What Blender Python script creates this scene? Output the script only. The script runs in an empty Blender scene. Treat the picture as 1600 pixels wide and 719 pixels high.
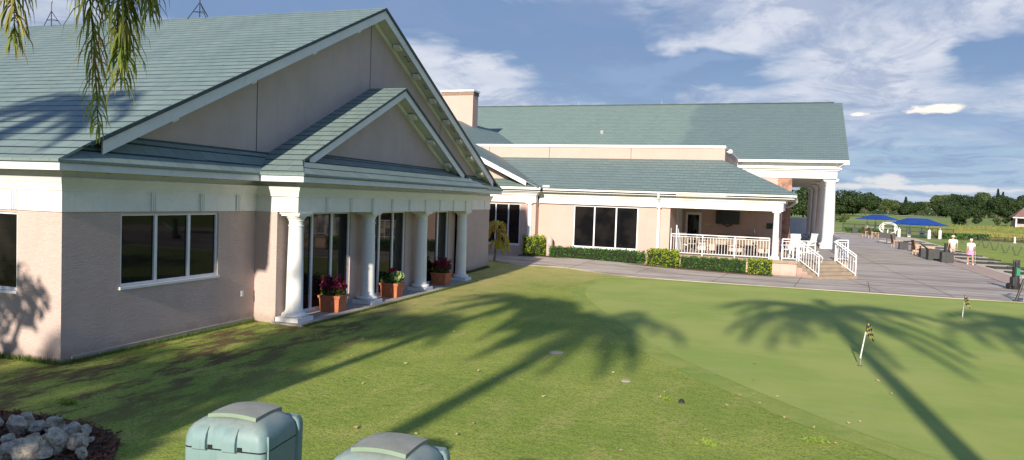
import bpy, bmesh, math, random
import numpy as np
from mathutils import Vector, Matrix
rnd = random.Random(7)
npr = np.random.default_rng(11)
S = bpy.context.scene
COL = S.collection
rad = math.radians
# ------------------------------------------------------------------ camera
ZC = 3.15
cam = bpy.data.cameras.new('camera'); camo = bpy.data.objects.new('camera', cam); COL.objects.link(camo)
R_ = Vector((0.95025633, 0.30956098, 0.03442260)); U_ = Vector((-0.04529073, 0.02798812, 0.99858170)); W_ = Vector((-0.30815851, 0.95046760, -0.04061613))
m = Matrix(((R_[0], U_[0], -W_[0], 0), (R_[1], U_[1], -W_[1], 0), (R_[2], U_[2], -W_[2], ZC), (0, 0, 0, 1)))
camo.matrix_world = m
cam.sensor_width = 36; cam.lens = 1169.84 * 36 / 1600; cam.clip_start = 0.1; cam.clip_end = 8000
S.camera = camo
# ------------------------------------------------------------------ light
SUN_EL = 20.7
sd = Vector((-0.0125, 1.0, -math.tan(rad(SUN_EL)))).normalized()      # direction the light travels
sun = bpy.data.lights.new('sun', 'SUN'); sun.energy = 5.0; sun.angle = rad(1.2); sun.color = (1.0, 0.90, 0.77)
so = bpy.data.objects.new('sun', sun); COL.objects.link(so); so.rotation_euler = sd.to_track_quat('-Z', 'Y').to_euler()
S.view_settings.view_transform = 'Standard'; S.view_settings.look = 'None'; S.view_settings.gamma = 1
S.view_settings.use_curve_mapping = False; S.view_settings.exposure = 0.50
try:
    S.cycles.max_bounces = 6; S.cycles.diffuse_bounces = 3
except Exception: pass

class NT:
    """small helper round a node tree"""
    def __init__(s, nt): s.t = nt; s.n = nt.nodes; s.l = nt.links
    def new(s, typ, **kw):
        n = s.n.new(typ)
        for k, v in kw.items(): setattr(n, k, v)
        return n
    def link(s, a, b): s.l.new(a, b)
    def val(s, sock, v):
        if hasattr(v, 'is_linked') or hasattr(v, 'links'): s.l.new(v, sock)
        else: sock.default_value = v
    def math(s, op, a, b=None, c=None, clamp=False):
        n = s.new('ShaderNodeMath', operation=op, use_clamp=clamp); s.val(n.inputs[0], a)
        if b is not None: s.val(n.inputs[1], b)
        if c is not None: s.val(n.inputs[2], c)
        return n.outputs[0]
    def mix(s, f, a, b, typ='MIX'):
        n = s.new('ShaderNodeMix', data_type='RGBA', blend_type=typ)
        s.val(n.inputs['Factor'], f)
        for sock, v in ((n.inputs[6], a), (n.inputs[7], b)):
            if isinstance(v, (tuple, list)): sock.default_value = (*v[:3], 1)
            else: s.l.new(v, sock)
        return n.outputs[2]
    def noise(s, vec, scale, detail=3, rough=.55, dist=0, out='Fac'):
        n = s.new('ShaderNodeTexNoise'); n.inputs['Scale'].default_value = scale; n.inputs['Detail'].default_value = detail
        n.inputs['Roughness'].default_value = rough; n.inputs['Distortion'].default_value = dist
        if vec is not None: s.link(vec, n.inputs['Vector'])
        return n.outputs[out]
    def ramp(s, f, a, b, lo=0., hi=1.):
        n = s.new('ShaderNodeMapRange', interpolation_type='SMOOTHSTEP'); s.val(n.inputs[0], f)
        n.inputs[1].default_value = a; n.inputs[2].default_value = b; n.inputs[3].default_value = lo; n.inputs[4].default_value = hi
        return n.outputs[0]
    def vscale(s, vec, v):
        n = s.new('ShaderNodeVectorMath', operation='MULTIPLY'); s.link(vec, n.inputs[0]); n.inputs[1].default_value = v
        return n.outputs[0]

world = bpy.data.worlds.new('World'); S.world = world; world.use_nodes = True
def build_world():
    w = NT(world.node_tree); w.n.clear()
    out = w.new('ShaderNodeOutputWorld'); bg = w.new('ShaderNodeBackground'); bg.inputs['Strength'].default_value = 0.10
    sky = w.new('ShaderNodeTexSky', sky_type='NISHITA'); sky.sun_disc = False
    sky.sun_elevation = rad(SUN_EL); sky.sun_rotation = math.atan2(-sd.x, -sd.y); sky.air_density = 1.0; sky.dust_density = 0.8; sky.ozone_density = 2.0
    tc = w.new('ShaderNodeTexCoord'); d = tc.outputs['Generated']
    sep = w.new('ShaderNodeSeparateXYZ'); w.link(d, sep.inputs[0]); x, y, z = sep.outputs
    az = w.math('MULTIPLY', w.math('ARCTAN2', x, y), 57.2958)
    el = w.math('MULTIPLY', w.math('ARCSINE', z), 57.2958)
    # cloud sheet seen in perspective
    zz = w.math('MAXIMUM', w.math('ADD', z, 0.10), 0.03)
    cv = w.new('ShaderNodeCombineXYZ'); w.link(w.math('DIVIDE', x, zz), cv.inputs[0]); w.link(w.math('DIVIDE', y, zz), cv.inputs[1])
    ae = w.new('ShaderNodeCombineXYZ'); w.link(w.math('MULTIPLY', az, 0.06), ae.inputs[0]); w.link(w.math('MULTIPLY', el, 0.16), ae.inputs[1])
    warp = w.noise(ae.outputs[0], 1.6, 4, .6, 0.4, 'Color')
    wv = w.new('ShaderNodeSeparateXYZ'); w.link(warp, wv.inputs[0])
    azw = w.math('ADD', az, w.math('MULTIPLY', w.math('SUBTRACT', wv.outputs[0], .5), 16))
    elw = w.math('ADD', el, w.math('MULTIPLY', w.math('SUBTRACT', wv.outputs[1], .5), 6))
    def blob(a0, e0, ra, re, k=0.0, azs=azw, els=elw):
        da = w.math('SUBTRACT', azs, a0); de = w.math('SUBTRACT', w.math('SUBTRACT', els, e0), w.math('MULTIPLY', da, k))
        da = w.math('DIVIDE', da, ra); de = w.math('DIVIDE', de, re)
        r = w.math('ADD', w.math('MULTIPLY', da, da), w.math('MULTIPLY', de, de))
        return w.math('POWER', 2.718, w.math('MULTIPLY', r, -1.0))
    n1 = w.noise(cv.outputs[0], 0.55, 8, .62, .6)
    n2 = w.noise(cv.outputs[0], 1.7, 8, .6, .3)
    n3 = w.noise(ae.outputs[0], 5.0, 7, .62, .8)
    # pale high cloud amount
    amt = w.math('ADD', w.math('MULTIPLY', n1, 1.1), w.math('MULTIPLY', n2, .75))
    amt = w.math('ADD', amt, w.math('MULTIPLY', n3, .45))
    amt = w.math('SUBTRACT', amt, 0.60)
    for b, wt in (((-25, 8.0, 7.5, 3.8, 0), 1.0), ((-16.0, 5.6, 9, 1.6, 0.0), .45), ((-2, 12.4, 5, 1.1, .12), .65), ((10, 11.8, 10, 1.4, .24), .40), ((6, 8.5, 12, 2.2, .1), .30),
                  ((-12.5, 10.6, 6.5, 3.2, 0), -.95), ((-3.5, 9.2, 6.5, 1.7, .05), -.70), ((-34, 13.5, 20, 1.8, 0), -.50), ((-20, 14, 5, 1.6, 0), -.45), ((14.8, 11.0, 3.2, 1.6, 0), -.75), ((11, 5.6, 8, 1.0, 0), -.35), ((12, 3.0, 16, 1.2, 0), -.35)):
        amt = w.math('ADD', amt, w.math('MULTIPLY', blob(*b), wt))
    dens = w.ramp(amt, 0.10, 0.95)
    # dark blue-grey thick patches
    K = 8.3
    blue = w.mix(w.ramp(el, 0, 12), (.34*K, .47*K, .63*K), (.165*K, .258*K, .445*K))
    pale = w.mix(w.ramp(el, 0, 12), (.46*K, .53*K, .65*K), (.56*K, .60*K, .70*K))
    blue = w.mix(w.ramp(el, 15, 40), blue, (.07*K, .15*K, .40*K))
    amt = w.math('SUBTRACT', amt, w.ramp(el, 16, 35, 0, .55)); off = w.math('ABSOLUTE', w.math('ADD', az, 18)); amt = w.math('SUBTRACT', amt, w.ramp(off, 50, 85, 0, .6))
    blue = w.mix(w.ramp(off, 50, 90, 0, .7), blue, (.20*K, .32*K, .60*K))
    dens = w.ramp(amt, 0.18, 0.85)
    skyc = w.mix(.92, sky.outputs[0], blue)
    c = w.mix(dens, skyc, pale)
    # texture inside the pale sheet
    tex = w.ramp(w.noise(cv.outputs[0], 3.5, 6, .6, .5), .35, .7)
    c = w.mix(w.math('MULTIPLY', w.math('MULTIPLY', tex, dens), .30), c, (.80*K, .81*K, .84*K))
    mott = w.ramp(w.noise(cv.outputs[0], 1.5, 9, .68, 1.3), .44, .62)
    c = w.mix(w.math('MULTIPLY', mott, .58), c, (.21*K, .29*K, .47*K))
    # slate undersides
    dk = w.math('ADD', blob(11, 6.3, 7, .7, -.05), blob(15.5, 4.8, 4, .5, 0)); dk = w.math('ADD', dk, blob(-6, 10.2, 6, .9, .1))
    c = w.mix(w.math('MULTIPLY', w.ramp(w.math('ADD', dk, w.math('MULTIPLY', n3, .8)), .55, 1.2), .55), c, (.27*K, .37*K, .56*K))
    # small bright cumulus and the low bank over the trees
    lump = w.noise(ae.outputs[0], 9, 6, .6, .3)
    fz = w.math('MULTIPLY', w.math('SUBTRACT', lump, .5), 1.5)
    cu = w.math('MAXIMUM', blob(11.2, 7.0, 2.6, .42, .04, az, el), blob(6.5, 6.7, .9, .22, 0, az, el))
    cu = w.ramp(w.math('ADD', cu, fz), .50, .85)
    c = w.mix(cu, c, (.93*K, .88*K, .80*K))
    lo = w.math('MAXIMUM', blob(8.5, 2.15, 2.4, .62, 0, az, el), blob(10, 1.75, 9, .33, -.01, az, el))
    lo = w.ramp(w.math('ADD', lo, fz), .42, .9)
    c = w.mix(w.math('MULTIPLY', lo, .8), c, (.74*K, .72*K, .72*K))
    w.link(c, bg.inputs['Color']); w.link(bg.outputs[0], out.inputs[0])
build_world()

# ------------------------------------------------------------------ materials
MATS = {}
def newmat(name):
    mt = bpy.data.materials.new(name); mt.use_nodes = True
    t = NT(mt.node_tree); b = t.n['Principled BSDF']
    tc = t.new('ShaderNodeTexCoord'); MATS[name] = mt
    return mt, t, b, tc.outputs['Object'], tc.outputs['UV']
def spec(b, v):
    b.inputs['Specular IOR Level'].default_value = v
def bump(t, b, h, strength, dist=.01):
    n = t.new('ShaderNodeBump'); n.inputs['Strength'].default_value = strength; n.inputs['Distance'].default_value = dist
    t.link(h, n.inputs['Height']); t.link(n.outputs[0], b.inputs['Normal'])
def pm(name, c1, c2=None, scale=3., rough=.6, bs=0., bscale=40., dist=.005, metal=0., sp=.4, c3=None, grime=0.):
    mt, t, b, ob, uv = newmat(name)
    c2 = c2 or tuple(x*.85 for x in c1)
    f = t.noise(ob, scale, 5, .6)
    c = t.mix(t.ramp(f, .3, .7), c1, c2)
    f2 = t.noise(ob, scale*7.3, 4, .6)
    c = t.mix(t.math('MULTIPLY', t.ramp(f2, .45, .75), .25), c, tuple(x*.72 for x in c1))
    if c3:
        f3 = t.noise(ob, scale*.6, 6, .7, 1.); c = t.mix(t.ramp(f3, .56, .68), c, c3)
    if grime:
        mp = t.new('ShaderNodeMapping'); mp.inputs['Scale'].default_value = (3, 3, .35); t.link(ob, mp.inputs[0])
        c = t.mix(t.math('MULTIPLY', t.ramp(t.noise(mp.outputs[0], 2.2, 6, .65), .5, .75), grime), c, tuple(x*.55 for x in c1))
    t.link(c, b.inputs['Base Color']); b.inputs['Metallic'].default_value = metal; spec(b, sp)
    t.link(t.math('ADD', t.math('MULTIPLY', f2, .15), rough-.07), b.inputs['Roughness'])
    if bs: bump(t, b, t.noise(ob, bscale, 4, .6), bs, dist)
    return mt
def stucco(name, c1, c2, coarse):
    mt, t, b, ob, uv = newmat(name)
    f = t.noise(ob, .9, 5, .65); c = t.mix(t.ramp(f, .3, .7), c1, c2)
    mp = t.new('ShaderNodeMapping'); mp.inputs['Scale'].default_value = (2.5, 2.5, .3); t.link(ob, mp.inputs[0])
    c = t.mix(t.math('MULTIPLY', t.ramp(t.noise(mp.outputs[0], 1.5, 6, .7), .52, .8), .35), c, tuple(x*.70 for x in c1))
    sp = t.new('ShaderNodeSeparateXYZ'); t.link(ob, sp.inputs[0])
    low = t.math('ADD', sp.outputs[2], t.math('MULTIPLY', t.noise(ob, 3, 5, .7), .5))
    c = t.mix(t.math('MULTIPLY', t.ramp(low, .55, .22), .45), c, (.20, .16, .12))      # splash dirt near the soil
    t.link(c, b.inputs['Base Color']); b.inputs['Roughness'].default_value = .9; spec(b, .15)
    if coarse:
        mp2 = t.new('ShaderNodeMapping'); mp2.inputs['Scale'].default_value = (1, .55, 1.6); mp2.inputs['Rotation'].default_value = (.25, 0, 0); t.link(ob, mp2.inputs[0])
        h = t.noise(mp2.outputs[0], 10, 4, .6, 1.6)
        h2 = t.ramp(h, .42, .62)
        hh = t.math('ADD', h2, t.math('MULTIPLY', t.noise(ob, 90, 3, .6), .3))
        bump(t, b, hh, .55, .010)
    else: bump(t, b, t.noise(ob, 45, 5, .7), .45, .006)
    return mt
stucco('pink_stucco', (.57, .445, .395), (.51, .40, .355), True)
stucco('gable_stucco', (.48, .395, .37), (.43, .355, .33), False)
stucco('far_stucco', (.57, .405, .345), (.53, .375, .32), False)
pm('trim_white', (.78, .78, .74), (.72, .72, .68), 1.5, .5, .15, 30, .002, grime=.12)
pm('fascia_white', (.68, .70, .72), (.60, .63, .65), 1.2, .5, .1, 30, .002, grime=.16)  # white paint, base dimmed and cooled to carry some blue shade
pm('column_white', (.80, .80, .78), (.74, .74, .72), 1.8, .45, .1, 20, .002, grime=.18)
pm('rail_white', (.82, .82, .82), None, 3, .4)
pm('dark_edge', (.045, .075, .08), (.03, .05, .055), 4, .6)
pm('soffit_white', (.62, .63, .56), (.55, .56, .50), 1.2, .6)
pm('window_white', (.78, .79, .80), (.72, .73, .75), 4, .35)
pm('chimney_brick_cap', (.33, .22, .16), (.22, .16, .12), 8, .85)
pm('brass_rod', (.35, .33, .30), None, 9, .4, metal=.6)
pm('black_metal', (.02, .02, .022), (.03, .03, .03), 9, .45)
pm('dark_plastic', (.028, .030, .032), (.05, .05, .052), 6, .55, .2, 60)
pm('wood_brown', (.20, .10, .055), (.13, .065, .04), 5, .6, .3, 50)
pm('wood_pale', (.48, .36, .25), (.38, .28, .19), 5, .7, .3, 50)
pm('tread_tan', (.36, .285, .205), (.28, .22, .16), 3, .85, .3, 60)
pm('terracotta', (.52, .17, .075), (.40, .125, .055), 7, .7, .4, 30, c3=(.55, .32, .2))
pm('slab_concrete', (.42, .38, .33), (.33, .29, .25), 2.5, .9, .4, 50, c3=(.24, .21, .18))
pm('canopy_blue', (.012, .065, .30), (.010, .05, .24), 1.2, .75)
pm('skin', (.52, .30, .20), None, 9, .6); pm('shirt_cream', (.78, .74, .66), None, 9, .8); pm('shirt_white', (.85, .85, .86), None, 9, .8)
pm('shorts_tan', (.50, .43, .34), None, 9, .85); pm('shorts_pink', (.66, .20, .38), (.75, .38, .52), 14, .8)
pm('shoe', (.72, .68, .62), None, 9, .6); pm('shoe_dark', (.05, .05, .05), None, 9, .6); pm('hat_straw', (.66, .60, .46), None, 9, .8)
pm('flag_yellow', (.75, .66, .16), None, 9, .7); pm('flag_navy', (.02, .025, .06), None, 9, .7); pm('stick_white', (.82, .82, .76), None, 9, .4)
pm('bag_green', (.02, .28, .13), None, 9, .6)
pm('bark', (.16, .13, .10), (.09, .075, .06), 6, .95, .8, 22, .02)
pm('palm_bark', (.26, .23, .19), (.18, .155, .13), 4, .95, .7, 16, .02)
pm('mat_olive', (.10, .11, .045), (.075, .085, .035), 4, .95); pm('mat_dark', (.03, .035, .03), None, 4, .9)
pm('sand', (.62, .52, .40), (.55, .46, .35), .6, .95)
pm('house_roof', (.26, .15, .12), (.20, .115, .095), 1.5, .9)
pm('tv_black', (.008, .008, .010), None, 5, .15)
pm('sign_green', (.03, .06, .05), None, 5, .5)
pm('lid_concrete', (.50, .43, .34), None, 8, .9)
pm('dirt', (.10, .065, .045), (.07, .045, .03), 6, .95, .6, 40)
pm('grey_metal', (.42, .43, .44), None, 6, .4, metal=.3)
pm('wicker', (.34, .25, .17), (.26, .19, .13), 20, .8, .4, 60); pm('cushion_tan', (.36, .29, .21), None, 6, .9)
def m_rock():
    mt, t, b, ob, uv = newmat('limestone')
    c = t.mix(t.ramp(t.noise(ob, 9, 5, .7), .35, .65), (.72, .63, .48), (.36, .32, .26))
    c = t.mix(t.ramp(t.noise(ob, 4.5, 6, .7, 1.2), .55, .66), c, (.50, .30, .12))
    c = t.mix(t.ramp(t.noise(ob, 14, 6, .75), .57, .66), c, (.11, .10, .09))
    t.link(c, b.inputs['Base Color']); b.inputs['Roughness'].default_value = .95; spec(b, .15)
    bump(t, b, t.noise(ob, 26, 7, .7), 1.0, .03)
m_rock()
def m_brick():
    mt, t, b, ob, uv = newmat('red_brick')
    br = t.new('ShaderNodeTexBrick'); br.inputs['Scale'].default_value = 1; br.inputs['Brick Width'].default_value = .21; br.inputs['Row Height'].default_value = .075
    br.inputs['Mortar Size'].default_value = .008; br.inputs['Color1'].default_value = (.34, .14, .085, 1); br.inputs['Color2'].default_value = (.46, .24, .15, 1); br.inputs['Mortar'].default_value = (.42, .36, .30, 1)
    t.link(uv, br.inputs['Vector'])
    c = t.mix(t.ramp(t.noise(ob, 3, 5, .7), .4, .7), br.outputs[0], (.20, .10, .07))
    t.link(c, b.inputs['Base Color']); b.inputs['Roughness'].default_value = .9
    bump(t, b, br.outputs[1], .5, -.008)
m_brick()
def m_roof(name, c1, c2, c3, seam, course=.345, joint=.42, width=.085):
    """flat sage tiles: UV in metres, u along the course, v up the slope"""
    mt, t, b, ob, uv = newmat(name)
    s = t.new('ShaderNodeSeparateXYZ'); t.link(uv, s.inputs[0])
    wob = t.math('MULTIPLY', t.math('SUBTRACT', t.noise(uv, 1.1, 3, .6), .5), .035)
    v = t.math('DIVIDE', t.math('ADD', s.outputs[1], wob), course)
    row = t.math('FLOOR', v); fr = t.math('FRACT', v)
    u = t.math('ADD', t.math('DIVIDE', s.outputs[0], joint), t.math('MULTIPLY', row, .5)); cu = t.math('FLOOR', u); fu = t.math('FRACT', u)
    cv = t.new('ShaderNodeCombineXYZ'); t.link(row, cv.inputs[0]); t.link(cu, cv.inputs[1])
    wn = t.new('ShaderNodeTexWhiteNoise', noise_dimensions='2D'); t.link(cv.outputs[0], wn.inputs['Vector'])
    c = t.mix(wn.outputs['Value'], c1, c2)
    mp = t.new('ShaderNodeMapping'); mp.inputs['Scale'].default_value = (.9, .22, 1); t.link(uv, mp.inputs[0])
    c = t.mix(t.math('MULTIPLY', t.ramp(t.noise(mp.outputs[0], .9, 5, .65), .4, .7), .55), c, c3)
    # butt gap: dark line whose width wanders a little from tile to tile
    wid = t.math('ADD', width, t.math('MULTIPLY', wn.outputs['Value'], .07))
    ln = t.math('LESS_THAN', fr, wid)
    jn = t.math('MULTIPLY', t.math('LESS_THAN', fu, .022), .75)
    dk = t.math('MULTIPLY', t.math('MAXIMUM', ln, jn), seam)
    c = t.mix(dk, c, (.010, .020, .020))
    t.link(c, b.inputs['Base Color']); b.inputs['Roughness'].default_value = .62; spec(b, .35)
    h = t.math('SUBTRACT', t.math('MULTIPLY', fr, -.35), dk)
    hh = t.math('ADD', h, t.math('MULTIPLY', t.noise(ob, 30, 4, .6), .15))
    bump(t, b, hh, .55, .02)
m_roof('sage_tiles', (.165, .222, .205), (.200, .262, .240), (.135, .188, .178), .90, width=.115)
m_roof('far_sage_tiles', (.135, .188, .182), (.165, .220, .210), (.160, .225, .202), .75)
def far_tile_tone():  # upper far tiles turn lighter towards the left
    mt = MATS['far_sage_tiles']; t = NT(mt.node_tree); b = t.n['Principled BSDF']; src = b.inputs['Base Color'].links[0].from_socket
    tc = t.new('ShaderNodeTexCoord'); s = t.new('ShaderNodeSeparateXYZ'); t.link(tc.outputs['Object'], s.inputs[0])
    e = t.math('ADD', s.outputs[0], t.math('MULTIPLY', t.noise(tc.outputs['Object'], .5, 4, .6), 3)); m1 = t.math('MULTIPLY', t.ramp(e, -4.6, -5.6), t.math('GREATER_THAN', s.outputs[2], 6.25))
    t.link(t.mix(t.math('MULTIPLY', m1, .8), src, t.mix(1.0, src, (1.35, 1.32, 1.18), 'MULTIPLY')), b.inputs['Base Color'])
far_tile_tone()
def m_glass():
    mt, t, b, ob, uv = newmat('dark_glass')
    t.link(t.mix(t.ramp(t.noise(ob, 1.3, 3, .5), .4, .7), (.006, .006, .007), (.016, .014, .013)), b.inputs['Base Color'])
    b.inputs['Roughness'].default_value = .03; spec(b, .5); b.inputs['IOR'].default_value = 1.33
m_glass()
def m_lawn():
    mt, t, b, ob, uv = newmat('lawn_grass')
    s = t.new('ShaderNodeSeparateXYZ'); t.link(ob, s.inputs[0]); X, Y = s.outputs[0], s.outputs[1]
    dry = (.52, .42, .17)
    c = t.mix(t.ramp(t.noise(ob, .45, 4, .6), .35, .68), (.275, .355, .062), (.385, .425, .088))
    mp = t.new('ShaderNodeMapping'); mp.inputs['Scale'].default_value = (1.0, .33, 1); mp.inputs['Rotation'].default_value = (0, 0, .45); t.link(ob, mp.inputs[0])
    c = t.mix(t.math('MULTIPLY', t.ramp(t.noise(mp.outputs[0], 2.2, 6, .7), .48, .72), .6), c, (.50, .46, .14))
    c = t.mix(t.math('MULTIPLY', t.ramp(t.noise(ob, 5.5, 6, .75), .60, .75), .6), c, (.52, .44, .20))
    # blades
    c = t.mix(t.math('MULTIPLY', t.ramp(t.noise(ob, 34, 4, .8), .46, .64), .85), c, (.085, .150, .028))
    c = t.mix(t.math('MULTIPLY', t.ramp(t.noise(ob, 75, 2, .7), .62, .78), .7), c, (.72, .68, .32))
    c = t.mix(t.math('MULTIPLY', t.ramp(t.noise(ob, 23, 3, .8), .70, .76), .8), c, (.42, .36, .20))
    # dry apron beside the walk and in front of the porch
    d1 = t.math('MULTIPLY', t.ramp(Y, 25, 32.5), t.ramp(X, 1.5, -5)); d2 = t.math('MULTIPLY', t.ramp(X, -6.5, -9.8), t.ramp(Y, 15, 20))
    dd = t.math('MULTIPLY', t.math('MAXIMUM', d1, d2), t.ramp(Y, 36, 34.5))
    dd = t.math('MULTIPLY', dd, t.ramp(t.noise(ob, 1.1, 5, .7), .25, .6))
    c = t.mix(t.math('MULTIPLY', dd, .75), c, dry)
    # worn earth near the wall and along the drip line
    e = t.math('MULTIPLY', t.ramp(X, -6.3, -9.6), t.ramp(Y, 21, 15))
    e = t.math('MULTIPLY', e, t.ramp(t.noise(mp.outputs[0], 2.0, 6, .75), .45, .58))
    c = t.mix(t.math('MULTIPLY', e, .92), c, (.13, .08, .045))
    # far fairway tones
    far = t.ramp(Y, 60, 120); fn = t.noise(t.vscale(ob, (.6, 1.6, 1)), .035, 4, .6)
    fc = t.mix(t.ramp(fn, .42, .6), (.185, .26, .065), (.28, .31, .095))
    c = t.mix(far, c, fc)
    t.link(c, b.inputs['Base Color']); b.inputs['Roughness'].default_value = .9; spec(b, .12)
    h = t.math('ADD', t.noise(ob, 38, 4, .75), t.math('MULTIPLY', t.noise(ob, 6, 4, .6), 1.6))
    n = t.new('ShaderNodeBump'); n.inputs['Distance'].default_value = .05
    t.link(h, n.inputs['Height']); t.link(t.ramp(Y, 55, 30, .05, .55), n.inputs['Strength']); t.link(n.outputs[0], b.inputs['Normal'])
m_lawn()
def m_green():
    mt, t, b, ob, uv = newmat('putting_turf')
    c = t.mix(t.ramp(t.noise(ob, .35, 4, .6), .35, .65), (.280, .362, .082), (.365, .405, .108))
    mp = t.new('ShaderNodeMapping'); mp.inputs['Scale'].default_value = (.4, 3, 1); t.link(ob, mp.inputs[0])
    c = t.mix(t.math('MULTIPLY', t.ramp(t.noise(mp.outputs[0], 1.2, 5, .65), .45, .7), .45), c, (.37, .39, .14))
    c = t.mix(t.math('MULTIPLY', t.ramp(t.noise(ob, 70, 3, .7), .5, .7), .35), c, (.12, .19, .045))
    t.link(c, b.inputs['Base Color']); b.inputs['Roughness'].default_value = .88; spec(b, .12)
    bump(t, b, t.noise(ob, 60, 3, .7), .35, .012)
m_green()
def m_conc():
    mt, t, b, ob, uv = newmat('terrace_concrete')
    c = t.mix(t.ramp(t.noise(ob, .5, 5, .65), .3, .7), (.53, .46, .385), (.44, .38, .315))
    mp = t.new('ShaderNodeMapping'); mp.inputs['Scale'].default_value = (.16, 1.4, 1); mp.inputs['Rotation'].default_value = (0, 0, -.1); t.link(ob, mp.inputs[0])
    c = t.mix(t.math('MULTIPLY', t.ramp(t.noise(mp.outputs[0], 1.1, 7, .7, .8), .44, .64), .88), c, (.225, .185, .150))
    c = t.mix(t.math('MULTIPLY', t.ramp(t.noise(ob, 2.5, 6, .7), .62, .75), .4), c, (.62, .55, .47))
    t.link(c, b.inputs['Base Color']); b.inputs['Roughness'].default_value = .85; spec(b, .2)
    bump(t, b, t.noise(ob, 18, 5, .7), .3, .01)
m_conc()
def m_paver():
    mt, t, b, ob, uv = newmat('brick_paver')
    br = t.new('ShaderNodeTexBrick'); br.inputs['Scale'].default_value = 1; br.inputs['Brick Width'].default_value = .4; br.inputs['Row Height'].default_value = .2
    br.inputs['Mortar Size'].default_value = .01; br.inputs['Color1'].default_value = (.40, .26, .20, 1); br.inputs['Color2'].default_value = (.50, .36, .29, 1); br.inputs['Mortar'].default_value = (.38, .31, .25, 1)
    t.link(ob, br.inputs['Vector']); t.link(t.mix(t.math('MULTIPLY', t.noise(ob, .7, 4, .6), .5), br.outputs[0], (.46, .36, .28)), b.inputs['Base Color']); b.inputs['Roughness'].default_value = .9
m_paver()
def m_leaf(name, c1, c2, c3=None, nscale=.3):
    mt, t, b, ob, uv = newmat(name)
    g = t.new('ShaderNodeNewGeometry'); r = g.outputs['Random Per Island']
    c = t.mix(r, c1, c2)
    if c3: c = t.mix(t.ramp(t.noise(ob, nscale, 3, .6), .45, .65), c, c3)
    t.link(c, b.inputs['Base Color']); b.inputs['Roughness'].default_value = .65; spec(b, .25)
    b.inputs['Transmission Weight'].default_value = 0
    tr = t.new('ShaderNodeBsdfTranslucent'); t.link(c, tr.inputs[0]); mx = t.new('ShaderNodeMixShader'); mx.inputs[0].default_value = .25
    t.link(b.outputs[0], mx.inputs[1]); t.link(tr.outputs[0], mx.inputs[2]); t.link(mx.outputs[0], t.n['Material Output'].inputs[0])
    return mt
m_leaf('oak_leaves', (.022, .045, .013), (.055, .088, .026), (.036, .060, .022))
m_leaf('olive_leaves', (.075, .105, .035), (.115, .150, .050), (.060, .095, .030))
m_leaf('pine_leaves', (.015, .040, .018), (.028, .062, .026))
m_leaf('hedge_leaves', (.045, .115, .022), (.085, .185, .035))
m_leaf('lime_leaves', (.20, .29, .020), (.40, .45, .035), (.13, .23, .022), 3.)
m_leaf('palm_leaves', (.15, .21, .032), (.27, .31, .065), (.40, .27, .10), 1.6)
m_leaf('palm_leaves_plain', (.06, .10, .02), (.10, .15, .03))
m_leaf('yellow_palm_leaves', (.42, .48, .04), (.72, .55, .05), (.62, .36, .16), 2.)
m_leaf('burgundy_leaves', (.16, .016, .050), (.34, .035, .085), (.08, .012, .035), 6.)
m_leaf('red_petals', (.42, .03, .04), (.5, .07, .08)); m_leaf('pale_leaves', (.30, .40, .14), (.52, .60, .30))
m_leaf('reed_leaves', (.16, .17, .040), (.27, .25, .075), (.085, .17, .022), .06)
m_leaf('grass_blades', (.07, .13, .02), (.15, .20, .04)); m_leaf('mulch_chips', (.16, .055, .03), (.33, .13, .06), (.07, .045, .03), 5.)
def m_bin():
    mt, t, b, ob, uv = newmat('teal_plastic')
    c = t.mix(t.ramp(t.noise(ob, 3, 4, .6), .35, .7), (.165, .262, .268), (.20, .30, .305))
    s = t.new('ShaderNodeSeparateXYZ'); t.link(ob, s.inputs[0])
    d = t.math('ADD', s.outputs[2], t.math('MULTIPLY', t.noise(ob, 6, 5, .7), .22))
    c = t.mix(t.math('MULTIPLY', t.ramp(d, 1.42, 1.56), .62), c, (.36, .34, .27))          # weathering on the upper faces
    c = t.mix(t.math('MULTIPLY', t.ramp(t.noise(ob, 14, 6, .7), .58, .70), .4), c, (.30, .31, .24))
    mp = t.new('ShaderNodeMapping'); mp.inputs['Scale'].default_value = (9, 9, 1.2); t.link(ob, mp.inputs[0])
    c = t.mix(t.math('MULTIPLY', t.ramp(t.noise(mp.outputs[0], 2.0, 6, .7), .50, .72), .35), c, (.10, .16, .15))
    c = t.mix(t.math('MULTIPLY', t.ramp(t.noise(ob, 45, 3, .8), .68, .74), .5), c, (.40, .44, .42))
    t.link(c, b.inputs['Base Color']); b.inputs['Roughness'].default_value = .5; spec(b, .4); bump(t, b, t.noise(ob, 60, 4, .6), .12, .002)
    pm('bin_panel', (.27, .29, .24), (.36, .355, .30), 5, .7, .2, 50, c3=(.42, .43, .40)); pm('bin_green', (.20, .285, .20), None, 5, .6); pm('seam_black', (.01, .012, .012), None, 5, .8)
m_bin()
M = MATS

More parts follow.
